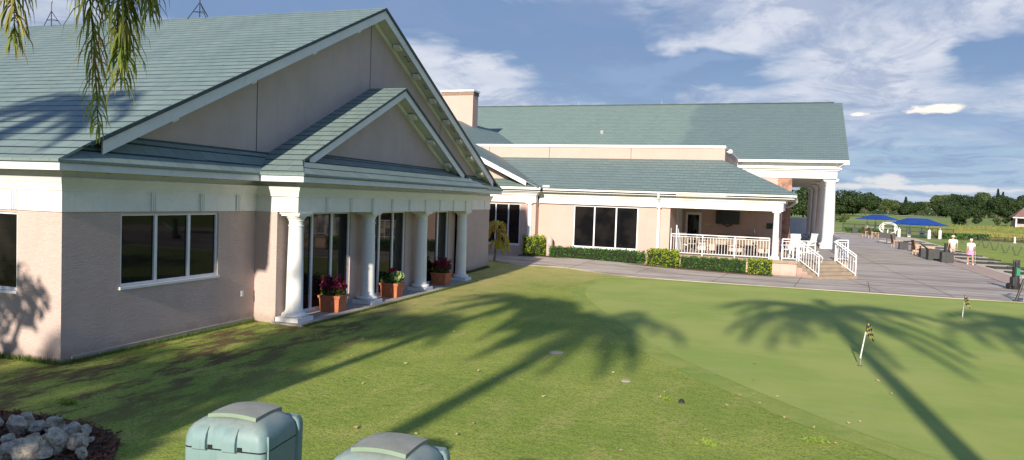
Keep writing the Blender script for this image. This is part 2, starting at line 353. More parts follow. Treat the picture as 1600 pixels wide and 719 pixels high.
# ------------------------------------------------------------------ mesh helpers
class MB:
    def __init__(s): s.v = []; s.f = []; s.mi = []; s.cur = 0
    def add(s, vs, fs):
        o = len(s.v); s.v += [tuple(p) for p in vs]; s.f += [tuple(i+o for i in f) for f in fs]; s.mi += [s.cur]*len(fs); return s
    def box(s, x0, x1, y0, y1, z0, z1):
        if x0 > x1: x0, x1 = x1, x0
        if y0 > y1: y0, y1 = y1, y0
        if z0 > z1: z0, z1 = z1, z0
        vs = [(x0,y0,z0),(x1,y0,z0),(x1,y1,z0),(x0,y1,z0),(x0,y0,z1),(x1,y0,z1),(x1,y1,z1),(x0,y1,z1)]
        return s.add(vs, [(0,3,2,1),(4,5,6,7),(0,1,5,4),(1,2,6,5),(2,3,7,6),(3,0,4,7)])
    def poly(s, pts): return s.add(pts, [tuple(range(len(pts)))])
    def slab(s, pts, off):
        """polygon thickened by vector off"""
        n = len(pts); q = [tuple(Vector(p)+Vector(off)) for p in pts]
        fs = [tuple(range(n)), tuple(range(2*n-1, n-1, -1))] + [(i, i+n, (i+1) % n+n, (i+1) % n) for i in range(n)]
        return s.add(list(pts)+q, fs)
    def tube(s, pts, r, n=8, cap=True):
        pts = [Vector(p) for p in pts]; rs = r if isinstance(r, (list, tuple)) else [r]*len(pts)
        rings = []
        for i, p in enumerate(pts):
            d = (pts[min(i+1, len(pts)-1)]-pts[max(i-1, 0)]).normalized()
            a = d.cross(Vector((0, 0, 1)));
            if a.length < .05: a = d.cross(Vector((1, 0, 0)))
            a.normalize(); bb = d.cross(a)
            rings.append([p+a*rs[i]*math.cos(2*math.pi*k/n)+bb*rs[i]*math.sin(2*math.pi*k/n) for k in range(n)])
        vs = [q for ring in rings for q in ring]; fs = []
        for i in range(len(pts)-1):
            for k in range(n):
                fs.append((i*n+k, i*n+(k+1) % n, (i+1)*n+(k+1) % n, (i+1)*n+k))
        if cap: fs += [tuple(range(n-1, -1, -1)), tuple(range((len(pts)-1)*n, len(pts)*n))]
        return s.add(vs, fs)
    def lathe(s, prof, c=(0, 0), n=28):
        vs = []; fs = []
        for r, z in prof:
            for k in range(n): vs.append((c[0]+r*math.cos(2*math.pi*k/n), c[1]+r*math.sin(2*math.pi*k/n), z))
        for i in range(len(prof)-1):
            for k in range(n): fs.append((i*n+k, i*n+(k+1) % n, (i+1)*n+(k+1) % n, (i+1)*n+k))
        fs += [tuple(range(n-1, -1, -1)), tuple(range((len(prof)-1)*n, len(prof)*n))]
        return s.add(vs, fs)
    def xf(s, mat):
        s.v = [tuple(mat @ Vector(p)) for p in s.v]; return s
def face_uv(me):
    uvl = me.uv_layers.new(name='UVMap')
    for p in me.polygons:
        n = p.normal
        if abs(n.z) > .999: h = Vector((1, 0, 0)); sl = Vector((0, 1, 0))
        else: h = Vector((0, 0, 1)).cross(n).normalized(); sl = n.cross(h).normalized()
        for li in p.loop_indices:
            co = me.vertices[me.loops[li].vertex_index].co
            uvl.data[li].uv = (co.dot(h), co.dot(sl))
def mesh(name, mb, mats, smooth=False, uv=False, bevel=0):
    me = bpy.data.meshes.new(name); me.from_pydata(mb.v, [], mb.f); me.update()
    if not isinstance(mats, (list, tuple)): mats = [mats]
    for mm in mats: me.materials.append(M[mm] if isinstance(mm, str) else mm)
    if len(mats) > 1:
        me.polygons.foreach_set('material_index', mb.mi)
    if bevel:
        bm = bmesh.new(); bm.from_mesh(me); bmesh.ops.recalc_face_normals(bm, faces=bm.faces)
        es = [e for e in bm.edges if len(e.link_faces) == 2 and e.calc_face_angle(0) > .5]
        bmesh.ops.bevel(bm, geom=es, offset=bevel, segments=2, affect='EDGES', profile=.6); bm.to_mesh(me); bm.free()
    if smooth:
        me.polygons.foreach_set('use_smooth', [True]*len(me.polygons))
        try: me.set_sharp_from_angle(angle=rad(38))
        except Exception: pass
    if uv: face_uv(me)
    return me
def attach(o, parent):
    if parent is not None:
        o.parent = parent
        if parent.get('_w'): o.matrix_parent_inverse = Matrix.Translation(-parent.location)
def obj(name, mb, mats, parent=None, **kw):
    o = bpy.data.objects.new(name, mesh(name, mb, mats, **kw)); COL.objects.link(o); attach(o, parent); return o
def tag(o, label=None, cat=None, group=None, kind=None):
    if label: o['label'] = label
    if cat: o['category'] = cat
    if group: o['group'] = group
    if kind: o['kind'] = kind
    return o
def thing(name, label, cat, loc=(0, 0, 0), rz=0, group=None, world=False):
    o = bpy.data.objects.new(name, None); COL.objects.link(o); o.location = loc; o.rotation_euler = (0, 0, rz); o.empty_display_size = .2
    tag(o, label, cat, group)
    if world: o['_w'] = 1          # its parts are written in world coordinates
    return o
def dup(root, loc, rz=0, label=None, group=None, scale=None):
    r = root.copy(); COL.objects.link(r); r.location = loc; r.rotation_euler = (0, 0, rz)
    if label: r['label'] = label
    if group: r['group'] = group
    if scale: r.scale = (scale,)*3
    for ch in list(root.children):
        c = ch.copy(); COL.objects.link(c); c.parent = r
        for g in ch.children:
            d = g.copy(); COL.objects.link(d); d.parent = c
    return r
def struct(o): o['kind'] = 'structure'; return o

# ------------------------------------------------------------------ ground
def ss(a, b, t):
    t = min(1, max(0, (t-a)/(b-a))); return t*t*(3-2*t)
def G(x, y):
    return (-.04*(1-ss(30, 32, y)) + .28*ss(0, 9, -x)*ss(32, 38, y) + .12*ss(34, 46, y)*ss(-2, 8, x)*-1 + ss(140, 400, math.hypot(x, y))*1.9)
def lin(a, b, st): return [a+i*st for i in range(int(round((b-a)/st))+1)]
GX = [-3000, -1500, -800, -400, -250, -160, -100, -70, -50]+lin(-40, 30, 1)+[35, 40, 50, 60, 75, 90, 110, 130, 160, 200, 250, 320, 400, 600, 900, 1500, 3000]
GY = [-1500, -400, -100, -50, -25]+lin(-12, 66, 1)+[70, 75, 80, 85, 90, 95, 100, 110, 120, 130, 140, 160, 180, 200, 225, 250, 280, 310, 340, 370, 400, 450, 550, 800, 1200, 2000, 4500]
g = MB(); nx = len(GX)
g.v = [(x, y, G(x, y)) for y in GY for x in GX]
g.f = [(j*nx+i, j*nx+i+1, (j+1)*nx+i+1, (j+1)*nx+i) for j in range(len(GY)-1) for i in range(nx-1)]; g.mi = [0]*len(g.f)
struct(obj('ground', g, 'lawn_grass', smooth=True))
def sheet(name, pts, mat, dz, xs=None, ys=None, skirt=0):
    bm = bmesh.new(); f = bm.faces.new([bm.verts.new((p[0], p[1], 0)) for p in pts]); bmesh.ops.recalc_face_normals(bm, faces=bm.faces)
    if f.normal.z < 0: f.normal_flip()
    mnx, mxx = min(p[0] for p in pts), max(p[0] for p in pts); mny, mxy = min(p[1] for p in pts), max(p[1] for p in pts)
    for axis, arr, lo, hi in ((0, GX, mnx, mxx), (1, GY, mny, mxy)):
        for t in arr:
            if lo < t < hi:
                co = Vector((t, 0, 0)) if axis == 0 else Vector((0, t, 0)); no = Vector((1, 0, 0)) if axis == 0 else Vector((0, 1, 0))
                bmesh.ops.bisect_plane(bm, geom=bm.verts[:]+bm.edges[:]+bm.faces[:], plane_co=co, plane_no=no, dist=1e-5)
    for v in bm.verts: v.co.z = G(v.co.x, v.co.y)+dz
    if skirt:
        be = [e for e in bm.edges if len(e.link_faces) == 1]
        r = bmesh.ops.extrude_edge_only(bm, edges=be)
        for v in r['geom']:
            if isinstance(v, bmesh.types.BMVert): v.co.z -= skirt
    me = bpy.data.meshes.new(name); bm.to_mesh(me); bm.free(); me.materials.append(M[mat])
    o = bpy.data.objects.new(name, me); COL.objects.link(o); return struct(o)
def smooth_poly(pts, n=3):
    for _ in range(n):
        q = []
        for i in range(len(pts)):
            a, b = pts[i], pts[(i+1) % len(pts)]
            q += [(a[0]*.75+b[0]*.25, a[1]*.75+b[1]*.25), (a[0]*.25+b[0]*.75, a[1]*.25+b[1]*.75)]
        pts = q
    return pts
edge = [(-30, 36), (-14, 35.2), (-11.8, 34.4), (-10.6, 33.7), (-9.7, 33.85), (-8.6, 33.9), (-7.4, 33.4), (-5.9, 32.55), (-4.6, 32.1), (-2, 31.9), (2.5, 31.86), (6, 31.8), (9.5, 32.0), (14, 32.3), (24, 33)]
terr = edge+[(27, 36.5), (11.3, 38.1), (11.9, 45.5), (12.1, 50.9), (12.2, 55.7), (12.5, 63.5), (12.85, 72.7), (14.0, 90.6), (14.8, 102.4), (14.9, 117), (2.5, 117), (2.5, 40), (-30, 46)]
sheet('terrace', terr, 'terrace_concrete', .02, skirt=.06)
sheet('paver_path', [(27, 36.6), (27, 43.5), (13.3, 45.1), (13.7, 53.1), (13.98, 60.4), (14.4, 68.6), (15.2, 83.2), (16.2, 104), (16.0, 116), (15.0, 117), (14.85, 102.4), (14.05, 90.6), (12.9, 72.7), (12.55, 63.5), (12.25, 55.7), (12.15, 50.9), (11.95, 45.5), (11.4, 38.15)], 'brick_paver', .018)
sheet('tee_line', [(27, 43.6), (27, 51.5), (15.6, 52.6), (17.5, 68), (18.5, 88.2), (20.0, 109), (18.9, 116.8), (16.1, 117), (16.25, 104), (15.25, 83.2), (14.45, 68.6), (14.03, 60.4), (13.75, 53.1), (13.35, 45.2)], 'sand', .014)
green = smooth_poly([(-5.6, 31.0), (-6.0, 28.5), (-5.6, 25.5), (-4.3, 22), (-2.9, 19), (-1.75, 16.4), (-.2, 14.1), (1.4, 11.9), (2.4, 10.9), (4.5, 9.0), (9, 8.0), (18, 12), (24, 22), (24, 30), (14, 31.3), (6, 31.4), (0, 31.35), (-3.5, 31.5)], 2)
def m_collar():
    mt, t, b, ob, uv = newmat('collar_turf')
    c = t.mix(t.ramp(t.noise(ob, .8, 4, .6), .35, .65), (.245, .325, .068), (.330, .375, .092))
    c = t.mix(t.math('MULTIPLY', t.ramp(t.noise(ob, 40, 4, .8), .46, .66), .55), c, (.12, .19, .035))
    c = t.mix(t.math('MULTIPLY', t.ramp(t.noise(ob, 3.5, 6, .7), .5, .7), .5), c, (.42, .40, .13))
    t.link(c, b.inputs['Base Color']); b.inputs['Roughness'].default_value = .9; spec(b, .12); bump(t, b, t.noise(ob, 45, 4, .7), .5, .02)
m_collar()
gcx, gcy = 9.0, 20.5
r_c = random.Random(6)
def grow(p, d):
    v = Vector((p[0]-gcx, p[1]-gcy)); n_ = v.normalized(); q = v+n_*(d+r_c.uniform(-.05, .05)); return (gcx+q.x, min(gcy+q.y, 31.72))
sheet('green_collar', [grow(p, .55) for p in green], 'collar_turf', .004)
sheet('putting_green', green, 'putting_turf', .008)
def joints():
    mb = MB()
    def bar(a, b, w=.022):
        a, b = Vector(a), Vector(b); n = max(1, int((b-a).length)); d = (b-a).normalized(); s_ = Vector((-d.y, d.x))*w/2
        for i in range(n):
            p, q = a+(b-a)*i/n, a+(b-a)*(i+1)/n
            mb.poly([(*(r_[:]), G(r_.x, r_.y)+.026) for r_ in (p-s_, q-s_, q+s_, p+s_)])
    for x0 in (-8.1, -5.0, -1.6, 1.6, 4.4): bar((x0, 32.2 if x0 > -5 else 33.6), (x0+.55, 37.0))
    bar((4.9, 31.95), (3.7, 42)); bar((-8.6, 34.7), (3.6, 34.2)); bar((4.3, 36), (11.2, 36.4)); bar((-14, 36.6), (-8.7, 34.6))
    bar((3.9, 44), (10.6, 44.3)); bar((3.9, 52), (10.9, 52.3)); bar((7.3, 32), (7.5, 70))
    return mb
struct(obj('pavement_joints', joints(), 'dirt'))
struct(obj('paint_line', MB().add([(-12.6, 38.1, .3+.03), (-11.3, 38.75, .3+.03), (-11.25, 38.65, .3+.03), (-12.55, 38.0, .3+.03)], [(0, 3, 2, 1)]), 'trim_white'))

# ------------------------------------------------------------------ column profile
def column_mb(cx, cy, z0, z1, r, plinth, cap, n=28):
    mb = MB(); h = z1-z0; k = r/.2
    mb.box(cx-plinth/2, cx+plinth/2, cy-plinth/2, cy+plinth/2, z0, z0+.10*k)
    a = z0+.10*k; pr = []
    for i in range(7):
        t = math.pi*(i/6-.5); pr.append((r*1.22+.055*k*math.cos(t), a+.05*k+.05*k*math.sin(t)))
    pr += [(r*1.12, a+.105*k), (r*1.12, a+.135*k), (r*1.02, a+.17*k)]
    zt = z1-.34*k
    for i in range(1, 13):
        t = i/12; pr.append((r*(1-.16*t**1.6), a+.17*k+(zt-a-.17*k)*t))
    rt = r*.84
    pr += [(rt*1.09, zt+.005), (rt*1.09, zt+.03*k), (rt*.98, zt+.04*k), (rt*.98, zt+.13*k), (rt*1.10, zt+.14*k), (rt*1.10, zt+.165*k), (rt*1.2, zt+.185*k), (rt*1.42, zt+.235*k), (rt*1.45, zt+.25*k)]
    mb.lathe(pr, (cx, cy), n)
    mb.box(cx-cap/2*.9, cx+cap/2*.9, cy-cap/2*.9, cy+cap/2*.9, zt+.25*k, zt+.29*k)
    mb.box(cx-cap/2, cx+cap/2, cy-cap/2, cy+cap/2, zt+.29*k, z1)
    return mb
def leaves(n, sampler, size, flat=0., droop=0., aspect=2.0, jitter=.5):
    """n little leaf faces (each its own island) placed by sampler() -> point"""
    mb = MB()
    for _ in range(n):
        p = sampler(); s_ = size*(1+jitter*(rnd.random()*2-1))
        d = Vector((rnd.gauss(0, 1), rnd.gauss(0, 1), rnd.gauss(0, 1)*(1-flat)-droop)).normalized()
        e = d.cross(Vector((rnd.gauss(0, 1), rnd.gauss(0, 1), rnd.gauss(0, 1)))).normalized()
        a = d*s_/2; b = e*s_/(2*aspect); P = Vector(p); o = len(mb.v)
        mb.v += [tuple(P-a), tuple(P+b), tuple(P+a), tuple(P-b)]; mb.f.append((o, o+1, o+2, o+3)); mb.mi.append(mb.cur)
    return mb

# ------------------------------------------------------------------ near clubhouse wing (world coordinates)
XW, Y0, Y1, YC, SL = -11.6, 10.08, 32.32, 21.2, .467
ZF, ZFR, ZM, ZS, ZE = 2.66, 3.05, 3.27, 3.385, 3.6
wing = thing('clubhouse_wing', 'near wing of the clubhouse with sage tiled gables, shaded stucco wall and white colonnade', 'building', (XW, YC, 0), world=True)
def window(parent, axis, plane, a0, a1, z0, z1, cuts, out, depth=.07, fw=.055, name='window', sill=True, mull=.06):
    """white frame part with a pane for each light. axis 'y' -> wall plane x=plane, outward sign `out`."""
    f = MB(); back = plane-out*depth
    def bx(p0, p1, q0, q1, r0, r1):
        if axis == 'y': f.box(p0, p1, q0, q1, r0, r1)
        else: f.box(q0, q1, p0, p1, r0, r1)
    d0, d1 = back-out*.02, back+out*.035
    bx(d0, d1, a0, a0+fw, z0, z1); bx(d0, d1, a1-fw, a1, z0, z1); bx(d0, d1, a0+fw, a1-fw, z0, z0+fw); bx(d0, d1, a0+fw, a1-fw, z1-fw*.7, z1)
    for c in cuts: bx(d0, d1+out*.006, c-mull/2, c+mull/2, z0+fw, z1-fw*.7)
    if sill: bx(back-out*.018, plane+out*.035, a0-.03, a1+.03, z0-.055, z0-.002)
    fo = obj(name, f, 'window_white', parent)
    es = [a0+fw]+sum([[c-mull/2, c+mull/2] for c in cuts], [])+[a1-fw]
    for i in range(0, len(es), 2):
        p = MB(); a, b = es[i], es[i+1]
        if axis == 'y': p.box(back-out*.012, back, a, b, z0+fw, z1-fw*.7)
        else: p.box(a, b, back-out*.012, back, z0+fw, z1-fw*.7)
        obj('pane', p, 'dark_glass', fo)
    return fo
def wall_with(mb, axis, plane, a0, a1, z0, z1, holes, out, th=.25):
    """wall slab with rectangular openings, split into pieces; th goes inward"""
    def bx(a, b, c, d):
        if b-a < 1e-4 or d-c < 1e-4: return
        if axis == 'y': mb.box(plane-out*th, plane, a, b, c, d)
        else: mb.box(a, b, plane-out*th, plane, c, d)
    cur = a0
    for (h0, h1, k0, k1) in sorted(holes):
        bx(cur, h0, z0, z1); bx(h0, h1, z0, k0); bx(h0, h1, k1, z1); cur = h1
    bx(cur, a1, z0, z1)
w = MB()
wall_with(w, 'y', XW, Y0, 15.45, -.3, ZF, [(11.37, 14.13, 1.2, 2.615)], 1)
wall_with(w, 'x', Y0, -35, XW-.25, -.3, ZF, [(-15.5, -12.65, 1.19, 2.615)], -1)
w.box(XW, -10.98, 15.45, 15.70, -.3, ZF)
wall_with(w, 'y', -10.98, 15.70, 26.95, -.3, ZF, [(16.1, 18.92, .05, 2.64), (19.72, 22.46, .05, 2.64), (23.30, 26.10, .05, 2.64)], 1, th=.12)
w.box(-11.30, -11.10, 15.70, 26.9, -.3, ZF-.002)
w.box(XW-.25, XW, 26.95, Y1, -.3, ZF); w.box(XW-.001, -10.98, 26.72, 26.97, -.3, ZF-.003)
w.box(-35, XW-.25, Y1-.25, Y1, -.3, ZF)
obj('wall', w, 'pink_stucco', wing)
window(wing, 'y', XW, 11.37, 14.13, 1.2, 2.615, [12.29, 13.23], 1, mull=.075)
window(wing, 'x', Y0, -15.5, -12.65, 1.19, 2.615, [-14.55, -13.6], -1)
for (a, b, cu) in ((16.1, 18.92, (17.03, 17.98)), (19.72, 22.46, (20.72, 21.62)), (23.30, 26.10, (24.23, 25.18))):
    window(wing, 'y', -10.98, a, b, .05, 2.64, cu, 1, depth=.08, name='glass_door', sill=False, fw=.07, mull=.085)
f = MB()      # foundation lip and outlet
f.box(XW-.02, XW+.03, 10.3, 15.44, -.3, .06)
obj('foundation', f, 'slab_concrete', wing)
obj('wall_outlet', MB().box(XW, XW+.03, 14.93, 15.01, .62, .75), 'window_white', wing)
# frieze board with paired vertical strips
def frieze(parent, mat='trim_white'):
    mb = MB()
    mb.box(-35, XW+.03, Y0-.03, Y0+.2, ZF, ZFR); mb.box(XW-.2, XW+.03, Y0+.2, 15.45, ZF, ZFR)
    mb.box(XW-.2, XW+.03, 26.95, Y1, ZF, ZFR); mb.box(XW-.2, -10.40, 15.45, 26.95, ZF, ZFR)
    mb.box(-35, XW+.02, Y0-.02, Y0+.2, ZFR, ZS); mb.box(XW-.2, XW+.02, Y0+.2, 15.45, ZFR, ZS); mb.box(XW-.2, XW+.02, 26.95, Y1, ZFR, ZS); mb.box(XW-.2, -10.41, 15.46, 26.94, ZFR, ZS)
    for y in (12.15, 13.55, 14.75): 
        for d in (-.05, 0, .05): mb.box(XW+.03, XW+.062, y+d-.018, y+d+.016, ZF+.01, ZFR)
    for x in (-12.7, -14.3, -16.2):
        for d in (-.05, 0, .05): mb.box(x+d-.016, x+d+.016, Y0-.052, Y0-.03, ZF+.01, ZFR)
    for y in np.linspace(16.7, 26.3, 9):
        for d in (-.03, .03): mb.box(-10.40, -10.365, y+d-.018, y+d+.016, ZF+.01, ZFR)
    for y in (28.2, 30, 31.6): mb.box(XW+.03, XW+.05, y-.03, y+.03, ZF+.01, ZFR)
    return obj('frieze', mb, mat, parent, bevel=0)
frieze(wing)
def cornice(parent):
    """ogee moulding that runs round the eave: path offset outward"""
    prof = [(0, ZFR-.012), (.035, ZFR-.012), (.035, ZFR+.02), (.055, ZFR+.04), (.06, ZFR+.08), (.09, ZFR+.13), (.115, ZFR+.17), (.12, ZM-.02), (.14, ZM), (0, ZM)]
    path = [(-35, Y0-.02, 0, -1), (XW+.02, Y0-.02, 1, -1), (XW+.02, 15.44, 1, -1), (-10.40, 15.44, 1, -1), (-10.40, 26.96, 1, 1), (XW+.02, 26.96, 1, 1), (XW+.02, Y1, 1, 1)]
    mb = MB(); n = len(prof); vs = []
    for x, y, ox, oy in path:
        for d, z in prof: vs.append((x+ox*d, y+oy*d, z))
    fs = [(i*n+k, i*n+k+1, (i+1)*n+k+1, (i+1)*n+k) for i in range(len(path)-1) for k in range(n-1)]
    mb.add(vs, fs); fs = [tuple(range(n)), tuple(range((len(path)-1)*n, len(path)*n))]; mb.add(vs, fs)
    return obj('cornice', mb, 'trim_white', parent, smooth=True)
cornice(wing)
XE, XP = -11.17, -9.97           # eave edges: main and porch
def fascia(parent):
    mb = MB(); t = .03
    mb.box(-35, XE, 9.65, 9.65+t, ZS, ZE); mb.box(XE-t, XE, 9.65+t, 15.0, ZS, ZE)
    mb.box(XE-t, XP, 15.0, 15.0+t, ZS, ZE); mb.box(XP-t, XP, 15.0+t, 27.4, ZS, ZE); mb.box(XE-t, XP, 27.4, 27.4+t, ZS, ZE)
    mb.box(XE-t, XE, 27.4+t, 32.75, ZS, ZE)
    return obj('fascia', mb, 'fascia_white', parent)
fascia(wing)
mb = MB(); mb.box(-35, XE-.03, 9.68, Y0+.1, ZS, ZS+.015); mb.box(XW-.1, XE-.03, Y0+.1, 32.7, ZS, ZS+.015); mb.box(XE-.04, XP-.03, 15.03, 27.4, ZS-.002, ZS+.013)
obj('soffit', mb, 'soffit_white', wing)
for i, (x, y) in enumerate([(XE-.2, 10.9), (XE-.2, 12.3), (XE-.2, 13.7), (-12.9, 9.87), (-14.6, 9.87)]+[(-10.17, v) for v in (16.2, 17.7, 19.2, 20.7, 22.2, 23.7, 25.2, 26.6)]):
    obj('soffit_vent', MB().lathe([(.07, ZS-.025), (.085, ZS-.02), (.085, ZS-.002)], (x, y), 12), 'soffit_white', wing)
def zr(y): return ZE+SL*(min(y, 2*YC-y)-9.65)
def zp(y): return ZE+SL*(min(y, 2*YC-y)-15.0)
XR, XG = -11.27, -11.75
ZR, ZPR = zr(YC), zp(YC)
rf = MB()
T = (0, 0, -.05)
for sgn in (0, 1):
    fy = (lambda y: y) if sgn == 0 else (lambda y: 2*YC-y)
    a = [(-35, fy(9.60), ZE-.0234), (XE+.03, fy(9.60), ZE-.0234), (XE+.03, fy(9.68), ZE+.014), (XR+.03, fy(10.35), zr(10.35)), (XR+.03, fy(YC), ZR), (-35, fy(YC), ZR)]
    rf.slab(a, T)
obj('roof', rf, 'sage_tiles', wing, uv=True)
sk = MB(); kz = .5/.58
for sgn in (0, 1):
    fy = (lambda y: y) if sgn == 0 else (lambda y: 2*YC-y)
    sk = MB(); sk.slab([(XE+.04, fy(9.62), ZE-.03), (XE+.04, fy(15.05), ZE-.03), (XG, fy(16.10), ZE+.5), (XG, fy(10.72), ZE+.5)], T); obj('skirt_roof', sk, 'sage_tiles', wing, uv=True)
pr = MB(); XPG, XPR = -10.93, -10.5
for sgn in (0, 1):
    fy = (lambda y: y) if sgn == 0 else (lambda y: 2*YC-y)
    pr.slab([(XE, fy(14.96), zp(14.96)), (XP+.04, fy(14.96), zp(14.96)), (XPR+.03, fy(15.68), zp(15.68)), (XPR+.03, fy(YC), ZPR), (XG, fy(YC), ZPR), (XG, fy(16.07), zp(16.07)), (XE, fy(15.0), zp(15.0))], T)
pr.slab([(XP+.04, 14.96, ZE-.022), (XP+.04, 27.44, ZE-.022), (XPG, 26.23, ZE+.547), (XPG, 16.17, ZE+.547)], T)
obj('porch_roof', pr, 'sage_tiles', wing, uv=True)
# dark drip edge under the tiles
de = MB()
de.box(-35, XE+.02, 9.62, 9.66, ZE-.075, ZE-.025); de.box(XE-.0, XE+.022, 9.66, 15.0, ZE-.085, ZE-.03); de.box(XP, XP+.022, 15.0, 27.4, ZE-.085, ZE-.03)
obj('drip_edge', de, 'dark_edge', wing)
def rake(parent, x0, zf, ya, yc, top_off, h, t=.035):
    """a sloping board each side and its dark tile edge above"""
    for sgn in (0, 1):
        fy = (lambda y: y) if sgn == 0 else (lambda y: 2*YC-y)
        b = MB(); b.slab([(x0, fy(ya), zf(ya)-top_off), (x0, fy(yc), zf(yc)-top_off), (x0, fy(yc), zf(yc)-top_off-h), (x0, fy(ya+.0), zf(ya)-top_off-h)], (-t, 0, 0))
        obj('rake_board', b, 'fascia_white', parent)
        d = MB(); d.slab([(x0+.045, fy(ya-.3), zf(ya-.3)-.005), (x0+.045, fy(yc), zf(yc)-.005), (x0+.045, fy(yc), zf(yc)-top_off), (x0+.045, fy(ya-.3), zf(ya-.3)-top_off)], (-.06, 0, 0))
        obj('tile_edge', d, 'dark_edge', parent)
rake(wing, XR, zr, 10.62, YC, .085, .26)
rake(wing, XPR, zp, 16.05, YC, .07, .22)
def gable(parent, xw, zf, ybot, zbot, off, x_rake, mat, joints_at):
    g_ = MB(); yb = ybot
    g_.slab([(xw, yb, zbot), (xw, 2*YC-yb, zbot), (xw, 2*YC-yb, zf(yb)-off), (xw, YC, zf(YC)-off), (xw, yb, zf(yb)-off)], (-.15, 0, 0))
    go = obj('gable_wall', g_, mat, parent)
    # underside of the overhang and the inner moulding
    s_ = MB(); m_ = MB()
    for sgn in (0, 1):
        fy = (lambda y: y) if sgn == 0 else (lambda y: 2*YC-y)
        s_.slab([(xw, fy(yb-.3), zf(yb-.3)-off+.02), (x_rake-.035, fy(yb-.3), zf(yb-.3)-off+.02), (x_rake-.035, fy(YC), zf(YC)-off+.02), (xw, fy(YC), zf(YC)-off+.02)], (0, 0, .012))
        for dx, dz, hh in ((.05, .0, .10), (.085, 0, .05)):
            m_.slab([(xw+dx, fy(yb), zf(yb)-off+dz), (xw+dx, fy(YC), zf(YC)-off+dz), (xw+dx, fy(YC), zf(YC)-off+dz-hh), (xw+dx, fy(yb), zf(yb)-off+dz-hh)], (-dx, 0, 0))
    obj('rake_soffit', s_, 'soffit_white', parent); obj('rake_moulding', m_, 'trim_white', parent)
    for y in joints_at: obj('expansion_joint', MB().box(xw, xw+.006, y-.012, y+.012, zbot, min(zf(y), zf(2*YC-y))-off-.12), 'dark_edge', parent)
    obj('wall_flashing', MB().box(xw, xw+.03, yb, 2*YC-yb, zbot, zbot+.06), 'dark_edge', parent)
gable(wing, XG, zr, 10.95, 4.06, .30, XR, 'gable_stucco', (15.62, YC, 26.78))
gable(wing, XPG, zp, 16.7, 4.11, .25, XPR, 'gable_stucco', ())
def bracket(x0, x1, y, z):
    b = MB(); b.slab([(x0, y-.09, z-.04-SL*.09*(1 if y < YC else -1)), (x1, y-.09, z-.04-SL*.09*(1 if y < YC else -1)), (x1, y+.09, z-.04+SL*.09*(1 if y < YC else -1)), (x0, y+.09, z-.04+SL*.09*(1 if y < YC else -1))], (0, 0, -.10)); return b
for y in (22.5, 24.0, 25.4, 26.75, 28.1, 29.4, 30.7): obj('bracket', bracket(-11.60, -11.36, y, zr(y)-.28), 'trim_white', wing)
for y in (22.2, 23.7, 25.2): obj('bracket', bracket(-10.84, -10.60, y, zp(y)-.23), 'trim_white', wing)
for y in (12.5, 15.0, 17.5, 19.8): obj('bracket', bracket(-11.60, -11.36, y, zr(y)-.28), 'trim_white', wing)
for y in (23.2, 24.7, 26.1, 27.4, 28.8, 30.1):
    b = MB()
    for d in (-.12, 0, .12): b.box(-11.52, -11.42, y+d-.03, y+d+.03, zr(y+d)-.285-.0, zr(y+d)-.275)
    obj('soffit_vent', b, 'black_metal', wing)
col0 = None
cp = column_mb(-10.67, 15.78, 0, ZF, .205, .66, .56)
for k in range(4):
    mbk = column_mb(-10.67, 15.78+3.633*k, 0.0, ZF, .205, .66, .56)
    obj('column', mbk, 'column_white', wing, smooth=True)
obj('porch_floor', MB().box(-11.0, -10.12, 15.3, 27.0, -.3, 0.0), 'slab_concrete', wing)
# roof tripods
def tripod(loc, h):
    t = thing('roof_tripod', 'small metal tripod mast on the near roof ridge, left one behind the palm fronds', 'mast', loc)
    legs = [(-.42, 0), (.30, -.25), (.30, .25)]
    for lx, ly in legs: obj('leg', MB().tube([(lx, ly, -.1), (0, 0, h*.62)], .014, 6), 'black_metal', t)
    obj('mast', MB().tube([(0, 0, -.03), (0, 0, h)], .016, 6), 'black_metal', t)
    obj('stay', MB().tube([(-.24, 0, h*.22), (.18, -.14, h*.22), (.18, .14, h*.22), (-.24, 0, h*.22)], .01, 5), 'black_metal', t)
    obj('tip', MB().lathe([(.01, h-.02), (.04, h+.0), (.045, h+.04), (.02, h+.08), (.002, h+.09)], (0, 0), 10), 'grey_metal', t)
    return t
t1 = tripod((-25.0, YC, ZR), .82)
t2 = dup(t1, (-18.34, YC, ZR), .4, 'small metal tripod mast on the near roof ridge, closer to the gable peak')
